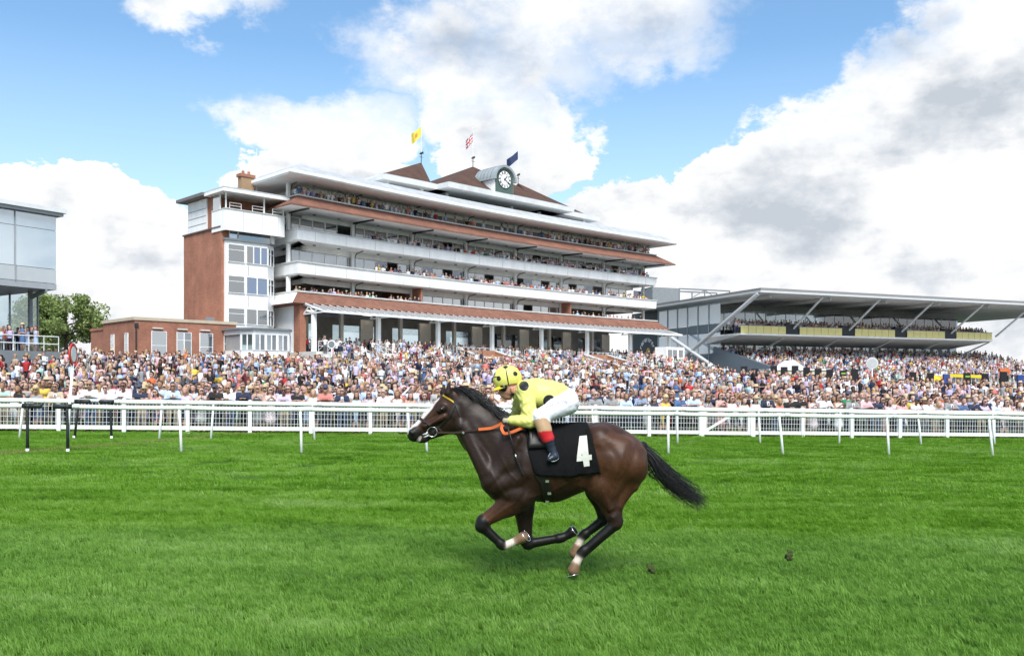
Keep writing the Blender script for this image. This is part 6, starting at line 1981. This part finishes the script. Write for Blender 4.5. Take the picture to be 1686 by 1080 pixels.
amp = np.where(sv_ == YJ, .0070, np.where(sv_ == WB, .0032, 0.0)) * (.5 + .5 * np.sin(X_ * 13 + 1 + Z_ * 11))
jv = jv + vn_ * (fold * amp)[:, None]
js = np.array([s for _, s in JP])[np.stack([sdf_eval(cj, p[:5]) for p in pj], 1).argmin(1)]
# black spots on the yellow silks
def spot_on(x, y, r, lat=-.2):
    p = J(x, y, lat); dx = (cj[:, 0] / cj[:, 1] - p[0] / p[1]) * p[1]; dz = ((cj[:, 2] - CAMZ) / cj[:, 1] - (p[2] - CAMZ) / p[1]) * p[1]
    return (np.hypot(dx, dz) < r * U)
for x, y, r in ((633, 156, 23), (752, 226, 30)):
    pass
def silk(name, c, rough=.42, bs=1.0, dots=()):
    m, t, b = new_mat(name)
    pos = t.node('ShaderNodeTexCoord').outputs['Object']
    k = t.maprange(t.noise(pos, 5, 4, .6), .3, .7, .90, 1.08)
    col_ = t.vmath('SCALE', c, k)
    for x_, y_, r_ in dots:                                            # black spots sewn on, same on both flanks
        q_ = J(x_, y_, -.2); dv_ = t.vmath('MULTIPLY', t.vmath('SUBTRACT', t.node('ShaderNodeNewGeometry').outputs['Position'], q_), (1, 0, 1))
        col_ = t.mix(t.maprange(t.vmath('LENGTH', dv_, out=1), r_ * U, r_ * U - .003), col_, (.016, .016, .018, 1))
    t.put(b.inputs['Base Color'], col_); b.inputs['Roughness'].default_value = rough; b.inputs['Specular IOR Level'].default_value = .35
    bn = t.node('ShaderNodeBump'); bn.inputs['Strength'].default_value = .55 * bs; bn.inputs['Distance'].default_value = .02
    f = t.node('ShaderNodeTexWave'); f.inputs['Scale'].default_value = 3.2; f.inputs['Distortion'].default_value = 7; f.inputs['Detail'].default_value = 3; t.put(f.inputs['Vector'], pos)
    t.put(bn.inputs['Height'], t.math('ADD', t.math('MULTIPLY', f.outputs['Fac'], .35), t.noise(pos, 11, 3, .5))); t.put(b.inputs['Normal'], bn.outputs[0])
    return m
JM = [mat('jockey_skin', (.50, .25, .17), .5, .08, 14), silk('yellow_silk', (.675, .65, .19), dots=((633, 157, 23), (752, 228, 29))), silk('white_breeches', (.74, .75, .79), .6), silk('tan_boot_top', (.46, .30, .17), .35, .4), silk('red_boot_band', (.55, .022, .03), .35, .4), silk('navy_boot', (.022, .028, .045), .3, .4), mat('black_glove', (.03, .028, .024), .6, .3, 40), mat('goggles', (.01, .01, .012), .15, 0), silk('black_spot', (.016, .016, .018))]
jme = np_mesh('body', jv, jq, JM, True, js)
jock = empty('person', J(760, 300)[:2] + (J(0, 500)[2],), 'jockey in yellow silks with black spots and white breeches, crouched on the racehorse', 'person')
JINV = Matrix.Translation(-Vector(jock.location))
def jpart(mb, name, m, parent=None, smooth=True):
    o = mb.build(name, m, parent or jock, smooth) if isinstance(mb, MB) else obj(name, mb, parent or jock)
    if parent is None: o.matrix_parent_inverse = JINV
    return o
jpart(jme, 'body', None)
GCR = mat('cream_glove', (.42, .37, .27), .65, .15, 40)
for sgn in (-1, 1):                                                    # gloves: palm, four fingers and thumb each
    gp_ = [(p, s) for p, s in GP if (p[0][1] - YH) * sgn > 0]
    gv_, gq_ = sdf_skin([p for p, s in gp_], .0032, .004)
    near_ = np.stack([sdf_eval(gv_[gq_].mean(1), p[:5]) for p, s in gp_], 1).argmin(1)
    jpart(np_mesh('glove', gv_, gq_, [GCR, JM[GLV]], True, np.where(near_ == 0, 0, 1)), 'glove', None)
# helmet: domed shell with a peak, black spots and centre seam
hcx, hcy = 556, 122
C0 = Vector(J(hcx, hcy)); RX, RY, RZ = 62 * U, .090, 56 * U
tiltm = Matrix.Rotation(rad(-10), 3, 'Y')
def hel(th, ph, k=1.0):
    """th round the head from the front, ph up from the rim"""
    p = Vector((-math.cos(th) * math.cos(ph) * RX, math.sin(th) * math.cos(ph) * RY, math.sin(ph) * RZ)) * k
    return C0 + tiltm @ p
NT_, NP = 48, 18; V = []; Q = []; mi = []
for j in range(NP + 1):
    for i in range(NT_): V.append(tuple(hel(2 * math.pi * i / NT_, rad(-30 + 119.5 * j / NP))))
spots_h = [(rad(-52), rad(5)), (rad(-128), rad(14)), (rad(-90), rad(62)), (rad(52), rad(5)), (rad(128), rad(14)), (rad(-12), rad(28)), (rad(180), rad(25))]
SV = [tiltm @ Vector((-math.cos(a) * math.cos(b) * RX, math.sin(a) * math.cos(b) * RY, math.sin(b) * RZ)) for a, b in spots_h]
for j in range(NP):
    for i in range(NT_):
        f = (j * NT_ + i, j * NT_ + (i + 1) % NT_, (j + 1) * NT_ + (i + 1) % NT_, (j + 1) * NT_ + i); Q.append(f)
        c = sum((Vector(V[k]) for k in f), Vector()) / 4 - C0
        mi.append(1 if any((c - s).length < .031 for s in SV) or (abs(((2 * math.pi * (i + .5) / NT_) - 1.5 * math.pi + 0)) < .075) else 0)
# refine by two levels so spots stay round
HELY = mat('helmet_yellow', (.69, .655, .15), .5, .05, spec=.5); HELB = mat('helmet_black', (.014, .014, .015), .45, .05)
NT2, NP2 = 144, 54; V = []; Q = []; mi = []
for j in range(NP2 + 1):
    for i in range(NT2): V.append(tuple(hel(2 * math.pi * i / NT2, rad(-30 + 119.5 * j / NP2))))
for j in range(NP2):
    for i in range(NT2):
        f = (j * NT2 + i, j * NT2 + (i + 1) % NT2, (j + 1) * NT2 + (i + 1) % NT2, (j + 1) * NT2 + i); Q.append(f)
        c = sum((Vector(V[k]) for k in f), Vector()) / 4 - C0
        a_ = 2 * math.pi * (i + .5) / NT2
        mi.append(1 if any((c - s).length < .0215 for s in SV) or abs(a_ - 1.5 * math.pi) < .035 or abs(a_ - .5 * math.pi) < .035 else 0)
hm = np_mesh('helmet', V, Q, [HELY, HELB], True, mi)
he = jpart(hm, 'helmet', None); he.modifiers.new('thickness', 'SOLIDIFY').thickness = .012
pk = MB(); rows = []
for r in range(5):
    row = []
    for i in range(17):
        th = rad(-72 + 144 * i / 16); k = 1.0 + .52 * (r / 4) * max(0, math.cos(th)) ** .8
        p = hel(th, rad(-29), k); row.append(tuple(p + Vector((0, 0, -.012 * (r / 4)))))
    rows.append(row)
pk.loft(rows, closed=False, caps=False)
po_ = jpart(pk, 'helmet_peak', mat('peak_yellow', (.75, .60, .02), .4, .05)); po_.modifiers.new('thickness', 'SOLIDIFY').thickness = .008
# goggles strapped over the helmet brim
jpart(MB().tube([tuple(hel(rad(a), rad(14), 1.02)) for a in range(-60, 61, 12)], [.012] * 11, 8, flat=1.0), 'spare_goggles', JM[DKT])
# collar and lettering on the thigh
JBVH = BVHTree.FromPolygons([tuple(v) for v in jv], [tuple(q) for q in jq])
fc = bpy.data.curves.new('thigh_lettering', 'FONT'); fc.body = 'UNDERWRITING'; fc.size = .062; fc.shear = .25
tmp = bpy.data.objects.new('tmp_text', fc); COL.objects.link(tmp); bpy.context.view_layer.update()
tme = bpy.data.meshes.new_from_object(tmp.evaluated_get(bpy.context.evaluated_depsgraph_get()))
bpy.data.objects.remove(tmp, do_unlink=True)
wmax = max(v.co.x for v in tme.vertices)
for v in tme.vertices:
    u_, h_ = v.co.x / wmax, v.co.y
    x, y = 722 + 116 * u_, 273 - 38 * u_ ** .8 - 4 * math.sin(u_ * 3.1) - h_ / U * .62
    p = Vector(J(x, y, -.2)); d = (p - Vector((0, 0, CAMZ))).normalized(); h, nrm, i, dist = JBVH.ray_cast(Vector((0, 0, CAMZ)), d)
    v.co = (h - d * .004) if h else p
tme.materials.append(mat('purple_lettering', (.20, .17, .42), .6, 0))
jpart(tme, 'thigh_lettering', None)
# reins, whip and stirrup
rein = empty('reins', J(500, 350), 'leather reins with orange rubber grips from the bit to the jockey\'s hands', 'reins')
RINV = Matrix.Translation(-Vector(rein.location))
def ribbon(pts, wdt, name, m):
    mb = MB(); rings = []
    P = [Vector(p) for p in pts]
    for i, p in enumerate(P):
        d = (P[min(i + 1, len(P) - 1)] - P[max(i - 1, 0)]).normalized()
        n_ = Vector((0, -1, 0)); t = d.cross(n_).normalized() * wdt / 2; o = n_ * .003
        rings.append([p - t - o, p + t - o, p + t + o, p - t + o])
    mb.loft(rings); o = mb.build(name, m, rein); o.matrix_parent_inverse = RINV
def bez(p, n=14):
    P = []
    for (a, b) in zip(p[:-1], p[1:]):
        for k in range(n): t = k / n; P.append(tuple(a[i] + (b[i] - a[i]) * t for i in range(3)))
    return P + [p[-1]]
def smoothp(p, it=3):
    p = [Vector(q) for q in p]
    for _ in range(it): p = [p[0]] + [(p[i - 1] + p[i] * 2 + p[i + 1]) / 4 for i in range(1, len(p) - 1)] + [p[-1]]
    return p
for s in (-1, 1):
    la = lambda v: s * v
    a = [J(222, 375, la(.10)), J(320, 376, la(.14)), J(420, 360, la(.17))]
    ribbon(smoothp(bez(a, 8)), .018, 'rein', BRLEA)
    ribbon(smoothp(bez([J(420, 360, la(.17)), J(480, 355, la(.17)), J(520, 338, la(.19)), J(545, 322, la(.20))], 8)), .026, 'rein_grip', ORG)
    ribbon(smoothp(bez([J(545, 325, la(.21)), J(525, 352, la(.22)), J(540, 382, la(.24)), J(580, 372, la(.26)), J(620, 355, la(.25)), J(650, 345, la(.15))], 8), 6), .026, 'rein_loop', ORG)
    p = [J(345, 372, la(.14)), J(352, 380, la(.14))]
    MB().tube(p, .016, 10).build('rein_stop', STEELB, rein).matrix_parent_inverse = RINV
wh = empty('whip', J(560, 330, -.1), 'thin black riding whip hanging from the jockey\'s near hand', 'whip')
WI = Matrix.Translation(-Vector(wh.location))
o = MB().tube([J(548, 322, -.23), J(575, 410, -.28), J(597, 490, -.30)], [.009, .007, .005], 8).build('shaft', LEATHER, wh, True); o.matrix_parent_inverse = WI
o = MB().tube([J(592, 475, -.295), J(600, 500, -.30)], .0085, 8).build('collar', STEELB, wh, True); o.matrix_parent_inverse = WI
o = beam(J(600, 500, -.30), J(630, 570, -.30), .012, .030, up=(0, 1, 0)).build('flap', LEATHER, wh); o.matrix_parent_inverse = WI
st_ = empty('stirrup', J(760, 460, -.33), 'steel stirrup on a leather strap holding the jockey\'s boot', 'stirrup')
SI = Matrix.Translation(-Vector(st_.location))
ip = [J(772, 455, -.33), J(790, 475, -.34), J(796, 500, -.34), J(770, 512, -.34), J(745, 505, -.34), J(750, 480, -.34), J(772, 455, -.33)]
o = MB().tube(smoothp(bez(ip, 5), 2), .007, 8).build('iron', STEELB, st_, True); o.matrix_parent_inverse = SI
o = beam(J(700, 395, -.29), J(772, 456, -.33), .005, .026, up=(0, 1, 0)).build('stirrup_leather', LEATHER, st_); o.matrix_parent_inverse = SI

# ================================================================== clods thrown up by the hooves
SOIL = mat('turf_clod', (.045, .06, .015), .95, .4, 60, bump=.8, bscale=60)
for px, py, Y, r, lb in ((1072, 937, 8.9, .038, 'small dark clod of turf in the air just behind the horse'), (1298, 915, 9.3, .045, 'bigger clod of turf in the air far behind the horse')):
    c = at(px, py, Y); pr = [(tuple(c + Vector((hr_.uniform(-1, 1), hr_.uniform(-1, 1), hr_.uniform(-1.6, 1.6))) * r * .8), tuple(c + Vector((hr_.uniform(-1, 1), hr_.uniform(-1, 1), hr_.uniform(-1.6, 1.6))) * r * .8), r * .35, r * .22, 1.0, .012) for _ in range(7)]
    v, q = sdf_skin(pr, .008)
    v = v - np.array(c); obj('turf_clod', np_mesh('turf_clod', v, q, SOIL), None, c, label=lb, cat='clod')
